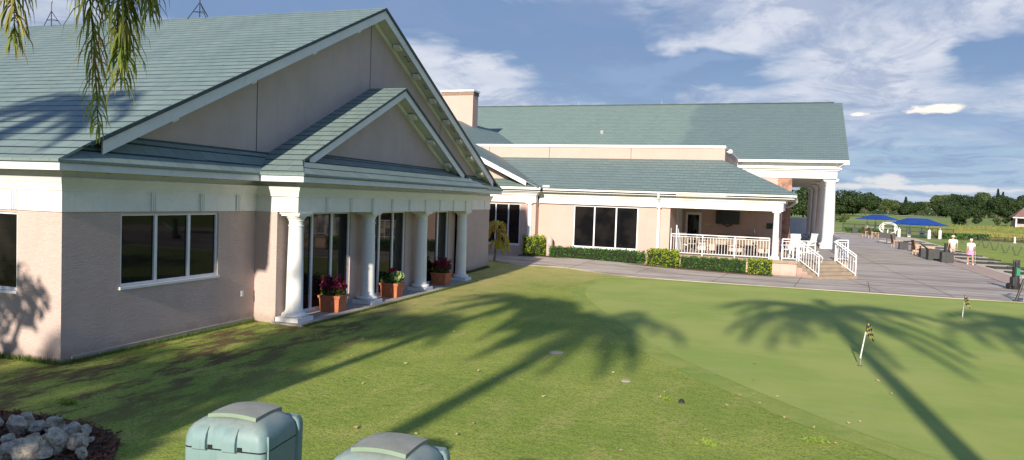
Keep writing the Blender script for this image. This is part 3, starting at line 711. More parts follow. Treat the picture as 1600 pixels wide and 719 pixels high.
# planters
def planter(y, x=-10.36, lab='', plant='burgundy_leaves', w_=.58, h_=.44, second=None, rz=.15, full=1.):
    t = thing('planter', lab, 'planter', (x, y, 0.0), rz, 'terracotta planters along the colonnade')
    p = MB(); a, b = w_*.44, w_*.50
    for (q0, q1, z0, z1) in ((a, b*.97, 0, h_*.85), (b*1.06, b*1.08, h_*.85, h_)):
        vs = [(-q0, -q0, z0), (q0, -q0, z0), (q0, q0, z0), (-q0, q0, z0), (-q1, -q1, z1), (q1, -q1, z1), (q1, q1, z1), (-q1, q1, z1)]
        p.add(vs, [(0, 3, 2, 1), (4, 5, 6, 7), (0, 1, 5, 4), (1, 2, 6, 5), (2, 3, 7, 6), (3, 0, 4, 7)])
    p.tube([(math.cos(k/10*2*math.pi)*.07, -b*.93-.005, h_*.45+math.sin(k/10*2*math.pi)*.09) for k in range(11)], .012, 5)
    obj('pot', p, 'terracotta', t, bevel=.006)
    obj('soil', MB().box(-b*.9, b*.9, -b*.9, b*.9, h_*.8, h_*.97), 'dirt', t)
    def samp(cx, cy, cz, rx, rz_):
        def f_():
            while True:
                q = Vector((rnd.uniform(-1, 1), rnd.uniform(-1, 1), rnd.uniform(-1, 1)))
                if .25 < q.length < 1: return (cx+q.x*rx, cy+q.y*rx, cz+q.z*rz_)
        return f_
    obj('foliage', leaves(int(700*full), samp(0, 0, h_+.12, .36, .18), .075, aspect=1.8), 'hedge_leaves' if second else 'palm_leaves_plain', t)
    if second:
        obj('flowers', leaves(420, samp(.13, .02, h_+.20, .24, .15), .10, aspect=1.5), 'pale_leaves', t)
        obj('blossom', leaves(180, samp(.0, .05, h_+.36, .14, .10), .06, aspect=1.5), 'red_petals', t)
        obj('dark_foliage', leaves(420, samp(-.26, 0, h_+.14, .22, .20), .07), 'oak_leaves', t)
    else:
        mbf = leaves(900, samp(0, 0, h_+.24, .36, .19), .085, aspect=2.2)
        for k in range(16):
            a_ = rnd.uniform(0, 6.28); r_ = rnd.uniform(.05, .3); top = (math.cos(a_)*r_*1.25, math.sin(a_)*r_*1.25, h_+rnd.uniform(.40, .55))
            l2 = leaves(34, lambda: (top[0]+rnd.gauss(0, .03), top[1]+rnd.gauss(0, .03), top[2]-rnd.random()*.16), .055)
            mbf.add(l2.v, l2.f)
        obj('flowers', mbf, plant, t)
    return t
planter(17.58, x=-10.68, lab='terracotta planter of dark red leaves between the first and second near columns')
planter(21.0, lab='terracotta planter of mixed green and pale leaves between the second and third columns', second=True, rz=.1, x=-10.68)
planter(24.85, lab='terracotta planter of dark red leaves beside the farthest column of the near colonnade', rz=.0, x=-10.68)

# ------------------------------------------------------------------ main clubhouse, local frame (u right, v back, z up)
TH = -0.04265162
FO = Vector((0.80883, 37.58386, 0.0))
uF = Vector((math.cos(TH), math.sin(TH), 0)); nF = Vector((-math.sin(TH), math.cos(TH), 0))
def fw(u, v, z=0): return FO+uF*u+nF*v+Vector((0, 0, z))
club = thing('clubhouse', 'long pink clubhouse with sage tiled roofs, white portico columns and covered porch', 'building', FO, TH)
ZFF, ZFT, ZFM, ZG0, ZG1 = 3.02, 3.42, 3.58, 3.72, 3.85
w = MB()
wall_with(w, 'x', .12, -11.75, -4.86, -.2, ZFF, [(-9.83, -6.45, .81, 2.96)], -1)
wall_with(w, 'x', -.40, -19, -11.75, -.2, ZFF, [(-15.6, -12.61, .79, 2.93)], -1)
w.box(-12.0, -11.75, -.40+.25, .13, -.2, ZFF)
w.box(-5.1, -4.86, .12+.25, 5.2, .5, ZFF)
w.box(-26, -5.1, 3.3, 3.5, -.2, 5.0)
w.box(-5.1, .25, 5.0, 5.2, .5, 3.6); w.box(.05, .25, 5.2, 13.5, .5, 4.2)
w.box(-26, -.12, 13.5, 13.75, 0, 5.14); w.box(-30, -.15, 13.8, 34, 0, 5.1)
obj('wall', w, 'far_stucco', club)
b = MB(); b.box(-.12, .74, 13.5, 14.3, .5, 5.12); b.box(.50, .72, 14.3, 34, .5, 5.1)
obj('brick_wall', b, 'red_brick', club, uv=True)
window(club, 'x', .12, -9.83, -6.45, .81, 2.96, [-8.72, -7.58], -1, depth=.06, fw=.06, mull=.07)
window(club, 'x', -.40, -15.6, -12.61, .79, 2.93, [-14.0, -13.28], -1, depth=.06, fw=.05, mull=.06)
obj('ledge', MB().box(-19, -11.72, -.56, -.40, -.2, .72), 'far_stucco', club)
# pilaster at the bay corner
obj('column', column_mb(-12.07, -.42, .74, ZFF, .135, .38, .36, 20), 'column_white', club, smooth=True)
# frieze, cornice, soffit, gutter of the low roof
def runs(parent, name, mat, lst, **kw):
    mb = MB()
    for q in lst: mb.box(*q)
    return obj(name, mb, mat, parent, **kw)
runs(club, 'frieze', 'trim_white', [(-11.72, .42, -.02, .30, ZFF, ZFT), (-19, -11.72, -.55, -.25, ZFF, ZFT), (.12, .42, .30, 13.4, ZFF, ZFT)] + [(u-.05, u+.05, -.035, -.02, ZFF+.06, ZFT-.03) for u in np.arange(-11.2, .3, 1.35)])
runs(club, 'cornice', 'trim_white', [(-11.72, .52, -.10, .30, ZFT, ZFM-.05), (-11.72, .60, -.20, .31, ZFM-.05, ZFM), (-19, -11.66, -.63, -.25, ZFT, ZFM-.05), (-19, -11.56, -.73, -.25, ZFM-.05, ZFM), (.3, .54, .31, 13.4, ZFT, ZFM)])
runs(club, 'soffit', 'soffit_white', [(-19, .9, -.40, .4, ZFM+.02, ZFM+.06), (-19, -11.4, -.85, -.40, ZFM+.02, ZFM+.058), (.2, .92, .4, 13.4, ZFM+.022, ZFM+.056)])
runs(club, 'gutter', 'trim_white', [(-11.38, 1.0, -.47, -.36, ZG0-.02, ZG1), (-19, -11.38, -.92, -.81, ZG0-.02, ZG1-.02), (.90, 1.0, -.36, 13.3, ZG0-.02, ZG1), (-11.38, -11.02, -.50, -.34, ZG1, ZG1+.1)])
gt = MB(); gt.tube([(.95, .1, ZG0), (1.0, .4, 3.5), (.75, 5.5, 3.3), (.55, 6.2, 3.25)], .06, 8)
obj('downspout', gt, 'trim_white', club)
ds = MB(); ds.box(-5.45, -5.33, -.08, .0, -.0, 3.35); ds.box(-5.50, -5.28, -.16, .02, 3.0, 3.12); ds.tube([(-5.39, -.42, 3.72), (-5.39, -.38, 3.5), (-5.39, -.06, 3.25)], .055, 8)
obj('downspout', ds, 'trim_white', club)
# low roof: front slope, right hip, parapet behind
k = .467
lr = MB(); TT = (0, 0, -.06)
def zl(v): return ZG1+.01+k*(v+.45)
lr.slab([(-19, -.48, zl(-.48)), (1.03, -.48, zl(-.48)), (-2.72, 3.3, zl(3.3)), (-19, 3.3, zl(3.3))], TT)
lr.slab([(1.03, -.48, zl(-.48)), (1.03, 13.2, zl(-.48)), (-2.72, 13.2, zl(3.3)), (-2.72, 3.3, zl(3.3))], TT)
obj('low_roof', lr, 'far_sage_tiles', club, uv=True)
pp = MB(); pp.box(-26, -2.62, 3.3, 3.55, 4.9, 6.22); pp.box(-2.87, -2.62, 3.55, 13, 4.9, 6.22)
obj('parapet', pp, 'far_stucco', club)
obj('parapet_cap', MB().box(-26, -2.58, 3.24, 3.6, 6.22, 6.36).box(-2.9, -2.58, 3.6, 13, 6.22, 6.36), 'trim_white', club)
for u in (-16, -12.3, -7.6): obj('expansion_joint', MB().box(u-.012, u+.012, 3.288, 3.3, 5.5, 6.22), 'dark_edge', club)
obj('flood_lamp', MB().lathe([(.03, 6.0), (.11, 6.02), (.13, 6.12), (.1, 6.2), (.03, 6.24)], (-2.42, 4.2), 12).box(-2.62, -2.42, 4.17, 4.23, 6.08, 6.14), 'window_white', club)
# upper block and portico
VE, VR, ZU = 12.95, 24.0, 6.25
ku = (11.25-ZU)/(VR-VE)
ur = MB()
ur.slab([(-32, VE-.03, ZU), (3.98, VE-.03, ZU), (3.98, VR, 11.25), (-32, VR, 11.25)], (0, 0, -.1))
ur.slab([(3.98, 2*VR-VE, ZU), (-32, 2*VR-VE, ZU), (-32, VR, 11.25), (3.98, VR, 11.25)], (0, 0, -.1))
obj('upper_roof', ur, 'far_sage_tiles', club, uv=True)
obj('ridge_tiles', MB().tube([(x, VR, 11.27) for x in np.arange(-32, 4.0, .6)], [.075 if i % 2 else .06 for i in range(len(np.arange(-32, 4.0, .6)))], 6), 'far_sage_tiles', club)
eg = MB(); eg.slab([(3.0, VE+.5, ZU-.15), (3.0, 2*VR-VE-.5, ZU-.15), (3.0, VR, 11.0)], (-.2, 0, 0)); obj('gable_wall', eg, 'far_stucco', club)
runs(club, 'portico_beam', 'trim_white', [(-26, 3.36, 13.42, 13.9, 5.14, 5.62), (2.62, 3.36, 13.9, 34.2, 5.14, 5.62), (-.1, 3.36, 34.2, 34.7, 5.14, 5.62)]+[(u-.06, u+.06, 13.40, 13.42, 5.24, 5.58) for u in (-2.3, -.6, 1.1, 2.55)])
runs(club, 'portico_cornice', 'trim_white', [(-26, 3.46, 13.30, 13.9, 5.62, 5.72), (-26, 3.60, 13.16, 13.91, 5.72, 5.80), (3.3, 3.50, 13.9, 34.3, 5.62, 5.80), (-26, 3.34, 13.42, 13.9, 5.80, 6.08)])
runs(club, 'portico_ceiling', 'soffit_white', [(-.1, 2.62, 13.9, 34.2, 5.18, 5.24), (-26, 3.9, VE+.08, 13.42, 6.06, 6.09)])
runs(club, 'gutter', 'trim_white', [(-26, 3.98, VE-.07, VE+.06, 6.10, 6.26), (3.80, 4.0, VE-.04, VE+.3, 6.0, 6.12)])
obj('eave_end', MB().slab([(3.78, VE, 6.1), (3.78, VE, 5.98), (3.5, VE+.5, 5.80), (3.5, VE+.5, 6.1)], (-.1, 0, 0)), 'trim_white', club)
for u in (-2.4, -.8, .8, 2.3): obj('soffit_vent', MB().lathe([(.10, 6.03), (.12, 6.04), (.12, 6.06)], (u, 13.2), 12), 'soffit_white', club)
obj('downspout', MB().box(-2.72, -2.6, VE+.05, VE+.2, 5.5, 6.1), 'trim_white', club)
for uu, v in ((3.03, 14.05), (2.79, 20.4), (2.62, 26.9), (2.42, 33.4)): obj('portico_column', column_mb(uu, v, .73, 5.14, .36, .92, .92, 32), 'column_white', club, smooth=True)
obj('roof_vent', MB().lathe([(.16, 8.3), (.18, 8.5), (.12, 8.58), (.02, 8.6)], (-12.8, 17.6), 12), 'grey_metal', club)
# cross wing with the bay gable
UR = -21.8; ZW = ZG1+k*(-11.5-UR)
wr = MB()
for sgn in (1, -1):
    f_ = (lambda u: u) if sgn == 1 else (lambda u: 2*UR-u)
    wr.slab([(f_(-11.45), -.92, ZG1-.02), (f_(UR), -.92, ZW), (f_(UR), 18.4, ZW), (f_(-11.45), 18.4, ZG1-.02)], (0, 0, -.08))
wro = obj('wing_roof', wr, 'far_sage_tiles', club, uv=True)
wg = MB(); wg.slab([(-12.5, -.1, ZG1), (2*UR+12.5, -.1, ZG1), (UR, -.1, ZW-.35)], (0, .15, 0)); obj('gable_wall', wg, 'far_stucco', club)
rb = MB(); rb.slab([(-12.15, -.96, ZG1+k*.65-.02), (UR, -.96, ZW-.02), (UR, -.96, ZW-.28), (-12.15, -.96, ZG1+k*.65-.26)], (0, .04, 0)); obj('rake_board', rb, 'trim_white', club)
rs = MB(); rs.slab([(-12.3, -.9, ZG1+k*.8-.26), (UR, -.9, ZW-.26), (UR, -.1, ZW-.26), (-12.3, -.1, ZG1+k*.8-.26)], (0, 0, .02)); obj('rake_soffit', rs, 'soffit_white', club)
sk2 = MB(); sk2.slab([(-11.5, -.90, ZG1-.01), (-19, -.90, ZG1-.01), (-19, -.1, ZG1+.42), (-12.3, -.1, ZG1+.42)], (0, 0, -.05)); obj('skirt_roof', sk2, 'far_sage_tiles', club, uv=True)
# chimney
ch = MB(); ch.box(-23.42, -20.98, 12.0, 12.95, 7.6, 10.55); co_ = obj('chimney', ch, 'far_stucco', club)
obj('chimney_band', MB().box(-23.46, -20.94, 11.96, 12.99, 10.55, 10.80), 'chimney_brick_cap', co_)
obj('chimney_cap', MB().box(-23.52, -20.88, 11.90, 13.05, 10.80, 10.92), 'trim_white', co_)
lv = MB()
for i in range(5): lv.box(-20.945, -20.93, 12.12+i*.16, 12.22+i*.16, 10.58, 10.78)
obj('chimney_louvre', lv, 'black_metal', co_)
obj('lightning_rod', MB().tube([(-21.15, 12.1, 10.9), (-21.15, 12.1, 11.55)], .014, 6), 'grey_metal', co_)
for u in (-9.5, -16.5): obj('lightning_rod', MB().tube([(u, VR, 11.25), (u, VR, 11.6)], .012, 5), 'grey_metal', club)
# deck
dk = [(-4.86, -.12), (1.16, -.12), (2.92, 1.72), (3.5, 2.1), (3.5, 36), (-4.86, 36)]
d = MB(); d.slab([(u, v, .73) for u, v in dk], (0, 0, -.15)); obj('deck', d, 'tread_tan', club)
d2 = [(-4.80, -.06), (1.12, -.06), (2.88, 1.76), (3.44, 2.1), (3.44, 35.9), (-4.80, 35.9)]
d = MB(); d.slab([(u, v, .58) for u, v in d2], (0, 0, -.9)); obj('deck_base', d, 'far_stucco', club)
d = MB(); d.box(.78, 3.46, 2.4, 35.8, .731, .74); obj('portico_floor', d, 'slab_concrete', club)
obj('column', column_mb(.14, .16, .73, ZFF, .15, .42, .40, 24), 'column_white', club, smooth=True)
# porch interior
dr = MB(); dr.box(-4.72, -4.60, 4.93, 5.02, .73, 2.80); dr.box(-3.98, -3.86, 4.93, 5.02, .73, 2.80); dr.box(-4.60, -3.98, 4.93, 5.02, 2.66, 2.80)
do = obj('door', dr, 'window_white', club); obj('pane', MB().box(-4.60, -3.98, 4.95, 5.0, .75, 2.66), 'dark_glass', do); obj('door_handle', MB().tube([(-4.06, 4.93, 1.6), (-4.06, 4.86, 1.65), (-4.06, 4.86, 1.85), (-4.06, 4.93, 1.9)], .015, 6), 'brass_rod', do)
for i in range(4): obj('conduit', MB().box(-4.855, -4.80, 2.4+i*.55, 2.47+i*.55, .73, 3.0), 'window_white', club)
obj('switch_box', MB().box(-4.86, -4.82, .55, .72, 1.7, 2.0), 'grey_metal', club)
obj('room_sign', MB().box(-3.72, -3.38, 4.96, 5.0, 2.10, 2.20), 'hat_straw', club)
obj('wall_lamp', MB().lathe([(.03, 1.80), (.05, 1.83), (.05, 1.95), (.02, 1.98)], (-1.05, 4.94), 10), 'window_white', club)
obj('notice_board', MB().box(-.42, -.08, 4.95, 5.0, 2.05, 2.35), 'sign_green', club)
obj('ceiling', MB().box(-4.86, .3, .3, 5.0, ZFF+.02, ZFF+.08), 'soffit_white', club)
tv = thing('television', 'black flat screen television on the back wall of the covered porch', 'television', fw(-2.45, 4.9, 2.55), TH)
obj('screen', MB().box(-.62, .62, -.12, -.06, -.33, .36), 'tv_black', tv, bevel=.01); obj('bracket', MB().box(-.12, .12, -.06, .10, -.1, .1).tube([(-.25, -.02, -.36), (0, -.04, -.46), (.25, -.02, -.36)], .03, 6), 'black_metal', tv)
# steps: five risers descending from the chamfered deck corner
P1, P2 = Vector((1.16, -.12, 0)), Vector((2.92, 1.72, 0)); DD = Vector((.72, -.70, 0)).normalized()
steps = thing('entrance_steps', 'tan steps rising from the terrace to the corner of the porch deck', 'steps', fw(2.0, .8, 0), TH)
loc0 = Vector((2.0, .8, 0))
for i in range(4):
    a = P1+DD*.31*i-loc0; b = P2+DD*.31*i-loc0; c_ = b+DD*.335; d_ = a+DD*.335; z1 = .73-.146*(i+1)
    s_ = MB(); s_.slab([(a.x, a.y, z1), (d_.x, d_.y, z1), (c_.x, c_.y, z1), (b.x, b.y, z1)], (0, 0, -.146 if i < 3 else -.3)); obj('step', s_, 'tread_tan', steps)
    if i < 3:
        r = MB(); a2, d2_ = P1+DD*.31*i-loc0, P1+DD*.31*(i+1)-loc0; b2, c2 = P2+DD*.31*i-loc0, P2+DD*.31*(i+1)-loc0
        r.slab([(a2.x, a2.y, z1-.15), (d2_.x, d2_.y, z1-.15), (c2.x, c2.y, z1-.15), (b2.x, b2.y, z1-.15)], (0, 0, -.7)); obj('step_base', r, 'far_stucco', steps)
def railing(label, pts, base, top=1.0, posts=(0, 1), group='white metal railings of the porch and steps', loc=None, double=False, n=None, ext=False):
    """pts: two local (u,v,zbase) ends"""
    a, b = Vector(pts[0]), Vector(pts[1]); t = thing('railing', label, 'railing', fw(a.x, a.y, a.z), TH, group)
    d = b-a; L = Vector((d.x, d.y, 0)).length
    def P(s_, h): return d*s_+Vector((0, 0, h))
    obj('top_rail', MB().tube([P(0, top), P(1, top)], .028, 8), 'rail_white', t); obj('top_rail', MB().tube([P(0, top-.11), P(1, top-.11)], .018, 6), 'rail_white', t)
    obj('bottom_rail', MB().tube([P(0, .09), P(1, .09)], .022, 6), 'rail_white', t)
    for s_ in posts: obj('post', MB().tube([P(s_, -.02), P(s_, top)], .032, 8), 'rail_white', t)
    nb = n or int(L/.135)
    for i in range(1, nb):
        s_ = i/nb
        if any(abs(s_-q) < .3/nb for q in posts): continue
        obj('baluster', MB().tube([P(s_, .09), P(s_, top-.11)], .013, 6), 'rail_white', t)
    if ext:
        perp = Vector((-d.y, d.x, 0)).normalized()*.12*ext
        obj('handrail', MB().tube([P(0, top-.05)+perp, P(1, top-.05)+perp, P(1.08, top-.08)+perp, P(1.02, top-.30)+perp], .024, 8), 'rail_white', t)
    return t
railing('long white railing across the front of the covered porch', ((-4.74, -.02, .73), (-.12, -.02, .73)), 0, posts=(0, .33, .66, 1))
railing('short white railing between the porch column and the steps', ((.46, -.02, .73), (1.12, -.02, .73)), 0)
e1 = P1+DD*1.2; e2 = P2+DD*1.2
railing('white stair railing on the left side of the entrance steps', ((P1.x+.05, P1.y+.08, .73), (e1.x+.05, e1.y+.08, .12)), 0, top=.98, ext=1)
railing('white stair railing on the right side of the entrance steps', ((P2.x-.05, P2.y-.05, .73), (e2.x-.05, e2.y-.05, .12)), 0, top=.98, ext=-1)
railing('white railing along the deck edge behind the right stair railing', ((3.16, 10.3, .73), (3.44, 2.2, .73)), 0, n=40, posts=(0, .5, 1))
railing('short white railing between the deck edge and the right stair railing', ((2.95, 1.85, .73), (3.44, 2.15, .73)), 0)
# porch furniture
def chair(label, loc, rz, mat, seat_m, group, h=1.0, rock=False, arms=True):
    t = thing('rocking_chair' if rock else 'patio_chair', label, 'chair', loc, rz, group)
    lift = .05 if rock else 0
    obj('seat', MB().box(-.27, .27, -.24, .26, .38+lift, .44+lift), seat_m, t, bevel=.01)
    bk = MB()
    if rock:
        for i in range(7): bk.box(-.25+i*.075, -.20+i*.075, -.27, -.25, .44+lift, h)
        bk.box(-.27, .27, -.28, -.24, h-.02, h+.06); bk.box(-.27, .27, -.28, -.24, .52, .56)
    else: bk.box(-.27, .27, -.30, -.23, .44, h)
    bk.xf(Matrix.Translation((0, -.25, .44)) @ Matrix.Rotation(rad(12), 4, 'X') @ Matrix.Translation((0, .25, -.44)))
    obj('backrest', bk, mat, t)
    for sx in (-1, 1):
        for yy in (-.24, .24): obj('leg', MB().box(sx*.28-.025, sx*.28+.025, yy-.025, yy+.025, .02, (.64 if yy > 0 else .66) if arms else .42), mat, t)
        if arms: obj('armrest', MB().box(sx*.29-.05, sx*.29+.05, -.30, .32, .64, .675), mat, t)
        if rock: obj('rocker', MB().tube([(sx*.28, -.50, .12), (sx*.28, -.25, .03), (sx*.28, .1, .01), (sx*.28, .42, .08)], .025, 6), mat, t)
    return t
R0 = fw(.80, 1.5, .73)
c1 = chair('white slatted rocking chair nearest the short railing beside the steps', fw(.85, 1.1, .74), TH+2.6, 'rail_white', 'rail_white', 'white rocking chairs on the deck', 1.05, True)
dup(c1, fw(1.15, 4.8, .74), TH+3.4, 'white rocking chair on the deck in the middle of the three')
dup(c1, fw(1.75, 7.2, .74), TH+2.2, 'white rocking chair on the deck nearest the big portico columns')
def ptable(label, loc, r=.55):
    t = thing('patio_table', label, 'table', loc, 0, 'tables on the covered porch')
    obj('tabletop', MB().lathe([(r*.95, .70), (r, .715), (r, .735), (r*.98, .745)], (0, 0), 24), 'cushion_tan', t)
    obj('tablecloth', MB().lathe([(r*1.02, .50), (r*1.01, .60), (r*.985, .748)], (0, 0), 20), 'cushion_tan', t)
    obj('stem', MB().lathe([(.05, .04), (.045, .69)], (0, 0), 10), 'black_metal', t); obj('foot', MB().lathe([(.26, 0), (.26, .02), (.08, .05)], (0, 0), 16), 'black_metal', t); return t
ptable('round tan covered table in the middle of the porch', fw(-2.5, 2.4, .73), .7); tb = ptable('round tan covered table at the right of the porch', fw(-1.1, 2.9, .73), .5)
pc = None
for i, (u, v, a, s_) in enumerate([(-3.4, 2.0, -1.3, 'left of the middle porch table'), (-1.75, 1.5, .8, 'between the two porch tables'), (-2.6, 3.6, 3.1, 'behind the middle porch table under the television'), (-.55, 2.1, .4, 'nearest the porch column'), (-4.2, 3.0, -1.0, 'beside the porch door'), (-1.2, 4.0, 3.0, 'behind the right porch table')]):
    lb = 'brown wicker patio chair '+s_
    pc_ = chair(lb, fw(u, v, .735), TH+a, 'wicker', 'cushion_tan', 'wicker chairs on the covered porch', .98) if pc is None else dup(pc, fw(u, v, .735), TH+a, lb)
    pc = pc or pc_

# ------------------------------------------------------------------ hedges
def shrub(name, label, u0, u1, v0, v1, z0, z1, mat, n, size, group='clipped shrubs along the clubhouse wall', rzc=.25, lime=False):
    c = fw((u0+u1)/2, (v0+v1)/2, 0); t = thing(name, label, 'hedge' if 'hedge' in name else 'bush', (c.x, c.y, z0), TH, group)
    a, b, h = (u1-u0)/2, (v1-v0)/2, z1-z0
    def samp():
        while True:
            x, y, z = rnd.uniform(-1, 1), rnd.uniform(-1, 1), rnd.uniform(0, 1)
            e = max(abs(x), abs(y), z)
            lim = .90+.06*math.sin(x*a*5+y*3)+.05*math.sin(x*a*13+1)+rnd.gauss(0, .05)+(.16 if rnd.random() < .03 else 0)
            if z > lim or abs(x) > 1 or (x*x)**2+(y*y)**2 > 1.15: continue
            if max(abs(x)**1, abs(y), z) < .72 and rnd.random() < .8: continue
            return (x*a, y*b, .06+z*(h-.06))
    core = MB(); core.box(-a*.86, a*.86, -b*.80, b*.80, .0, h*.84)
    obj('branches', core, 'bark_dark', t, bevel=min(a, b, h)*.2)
    obj('leaves', leaves(n, samp, size, aspect=1.4), mat, t)
    return t
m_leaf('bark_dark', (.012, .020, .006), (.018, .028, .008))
shrub('bush', 'square lime topped bush in front of the left bay window corner', -12.25, -11.1, -1.1, -.25, .28, 1.38, 'lime_leaves', 2600, .075)
shrub('hedge', 'long low green hedge beneath the wide clubhouse window', -10.85, -5.95, -1.0, -.15, .18, .86, 'hedge_leaves', 6500, .075)
shrub('bush', 'bright lime bush between the two green hedges', -5.80, -4.25, -1.1, -.15, .08, 1.02, 'lime_leaves', 3000, .08)
shrub('hedge', 'low green hedge below the long porch railing', -4.15, -1.12, -1.0, -.2, .04, .72, 'hedge_leaves', 4500, .075)
shrub('bush', 'small lime bush at the foot of the porch column', -1.02, .05, -.95, -.2, .0, .78, 'lime_leaves', 2000, .08)
p_ = fw(-10.95, -.35); o = thing('utility_post', 'rounded grey utility post standing beside the square bush', 'post', (p_.x, p_.y, .25), TH)
obj('body', MB().lathe([(.17, 0), (.17, .85), (.15, .95), (.09, 1.03), (.02, 1.05)], (0, 0), 16), 'pink_stucco', o, smooth=True); obj('plate', MB().box(-.06, .06, -.185, -.165, .5, .7), 'grey_metal', o)
struct(obj('planting_bed', MB().slab([(*fw(-12.3, -1.35).xy, .32), (*fw(-10.9, -1.25).xy, .30), (*fw(-5.8, -1.3).xy, .17), (*fw(0.1, -1.15).xy, .035), (*fw(.1, 0).xy, .035), (*fw(-12.3, 0).xy, .32)], (0, 0, -.2)), 'dirt'))

# ------------------------------------------------------------------ palms
def frond_mesh(base, direction, length, droop, nleaf, leaf_len, leaf_w, hang=.8, seed=0, up=.5, ctrl=None):
    """feather frond: rachis arc with drooping leaflets. Returns (rachis MB, leaflet MB)"""
    r = random.Random(seed); d = Vector(direction).normalized(); p = Vector(base); vel = Vector((d.x, d.y, up)).normalized()
    N = 22; pts = [p.copy()]; dirs = [vel.copy()]
    for i in range(N):
        if ctrl:
            q_ = [Vector(base)]+[Vector(base)+Vector(c_) for c_ in ctrl]; s_ = (i+1)/N; k4 = 1-s_
            p2 = q_[0]*k4**3+q_[1]*3*k4*k4*s_+q_[2]*3*k4*s_*s_+q_[3]*s_**3; vel = (p2-p).normalized(); p = p2
        else: vel = (vel+Vector((0, 0, -droop/N*(1+1.8*i/N)))).normalized(); p = p+vel*length/N
        pts.append(p.copy()); dirs.append(vel.copy())
    st = MB().tube(pts, [max(.004, .028*(1-i/(N+2))) for i in range(N+1)], 5)
    lf = MB()
    for i in range(nleaf):
        t = .10+.90*i/nleaf; f_ = t*N; k_ = min(int(f_), N-1); q = pts[k_].lerp(pts[k_+1], f_-k_); dv = dirs[k_]
        side = dv.cross(Vector((0, 0, 1)))
        if side.length < .15: side = Vector((d.y, -d.x, 0))
        side.normalize(); nrm = side.cross(dv).normalized()
        ll = leaf_len*(math.sin(math.pi*min(1, .18+t*.78))**.6)*r.uniform(.8, 1.15)
        for sg in (-1, 1):
            v1 = (side*sg*r.uniform(.25, 1.)+nrm*r.gauss(0, .45)+dv*r.uniform(.3, .9)+Vector((0, 0, -hang*r.uniform(.1, .6)))).normalized()
            v2 = (v1*.55+Vector((0, 0, -hang*1.2))+Vector((r.gauss(0, .08), r.gauss(0, .08), 0))).normalized()
            v3 = (v2*.4+Vector((0, 0, -hang*1.6))).normalized() if hang > .5 else v2
            a = q+v1*ll*.35; b = a+v2*ll*.35; c = b+v3*ll*.3
            wd = v1.cross(Vector((r.gauss(0, .4), r.gauss(0, .4), 1))).normalized()*leaf_w/2; o = len(lf.v)
            lf.v += [tuple(q-wd*.6), tuple(q+wd*.6), tuple(a+wd), tuple(a-wd), tuple(b+wd*.8), tuple(b-wd*.8), tuple(c)]
            lf.f += [(o, o+1, o+2, o+3), (o+3, o+2, o+4, o+5), (o+5, o+4, o+6)]; lf.mi += [0]*3
    return st, lf
def palm(label, base, top, nf, flen, seed, extra=(), leaf='palm_leaves', nleaf=44, group='queen palms standing round the camera', tr=.15, droop=1.5, upr=(.1, 1.3), leaf_w=.035, leaf_len=.55, hang=.8):
    t = thing('palm_tree', label, 'palm tree', base, 0, group); r = random.Random(seed)
    T_ = Vector(top)-Vector(base); pts = [Vector((T_.x*(s_**1.5), T_.y*(s_**1.5), T_.z*s_)) for s_ in [i/14 for i in range(15)]]
    obj('trunk', MB().tube(pts, [tr*(1.25-.4*min(1, i/4))*(1+.04*(i % 2)) for i in range(15)], 12), 'palm_bark', t, smooth=True)
    obj('crownshaft', MB().tube([T_-Vector((0, 0, .1)), T_+Vector((0, 0, .4)), T_+Vector((0, 0, .8))], [tr*.9, tr*.95, tr*.3], 10), 'palm_leaves_plain', t, smooth=True)
    def add(dirv, L, dr, up, sd, nl, ll, lw, hg, mt, ctrl=None):
        st, lf = frond_mesh(T_+Vector((0, 0, .35)), dirv, L, dr, nl, ll, lw, hg, sd, up, ctrl)
        fo = obj('frond', st, 'palm_leaves_plain', t); obj('leaflets', lf, mt, fo)
    for i in range(nf):
        a = 2.39996*i+seed; add((math.cos(a), math.sin(a), 0), flen*r.uniform(.85, 1.12), droop*r.uniform(.8, 1.2), r.uniform(*upr), seed*100+i, nleaf, leaf_len, leaf_w, hang, leaf)
    for e in extra: add(*e)
    return t
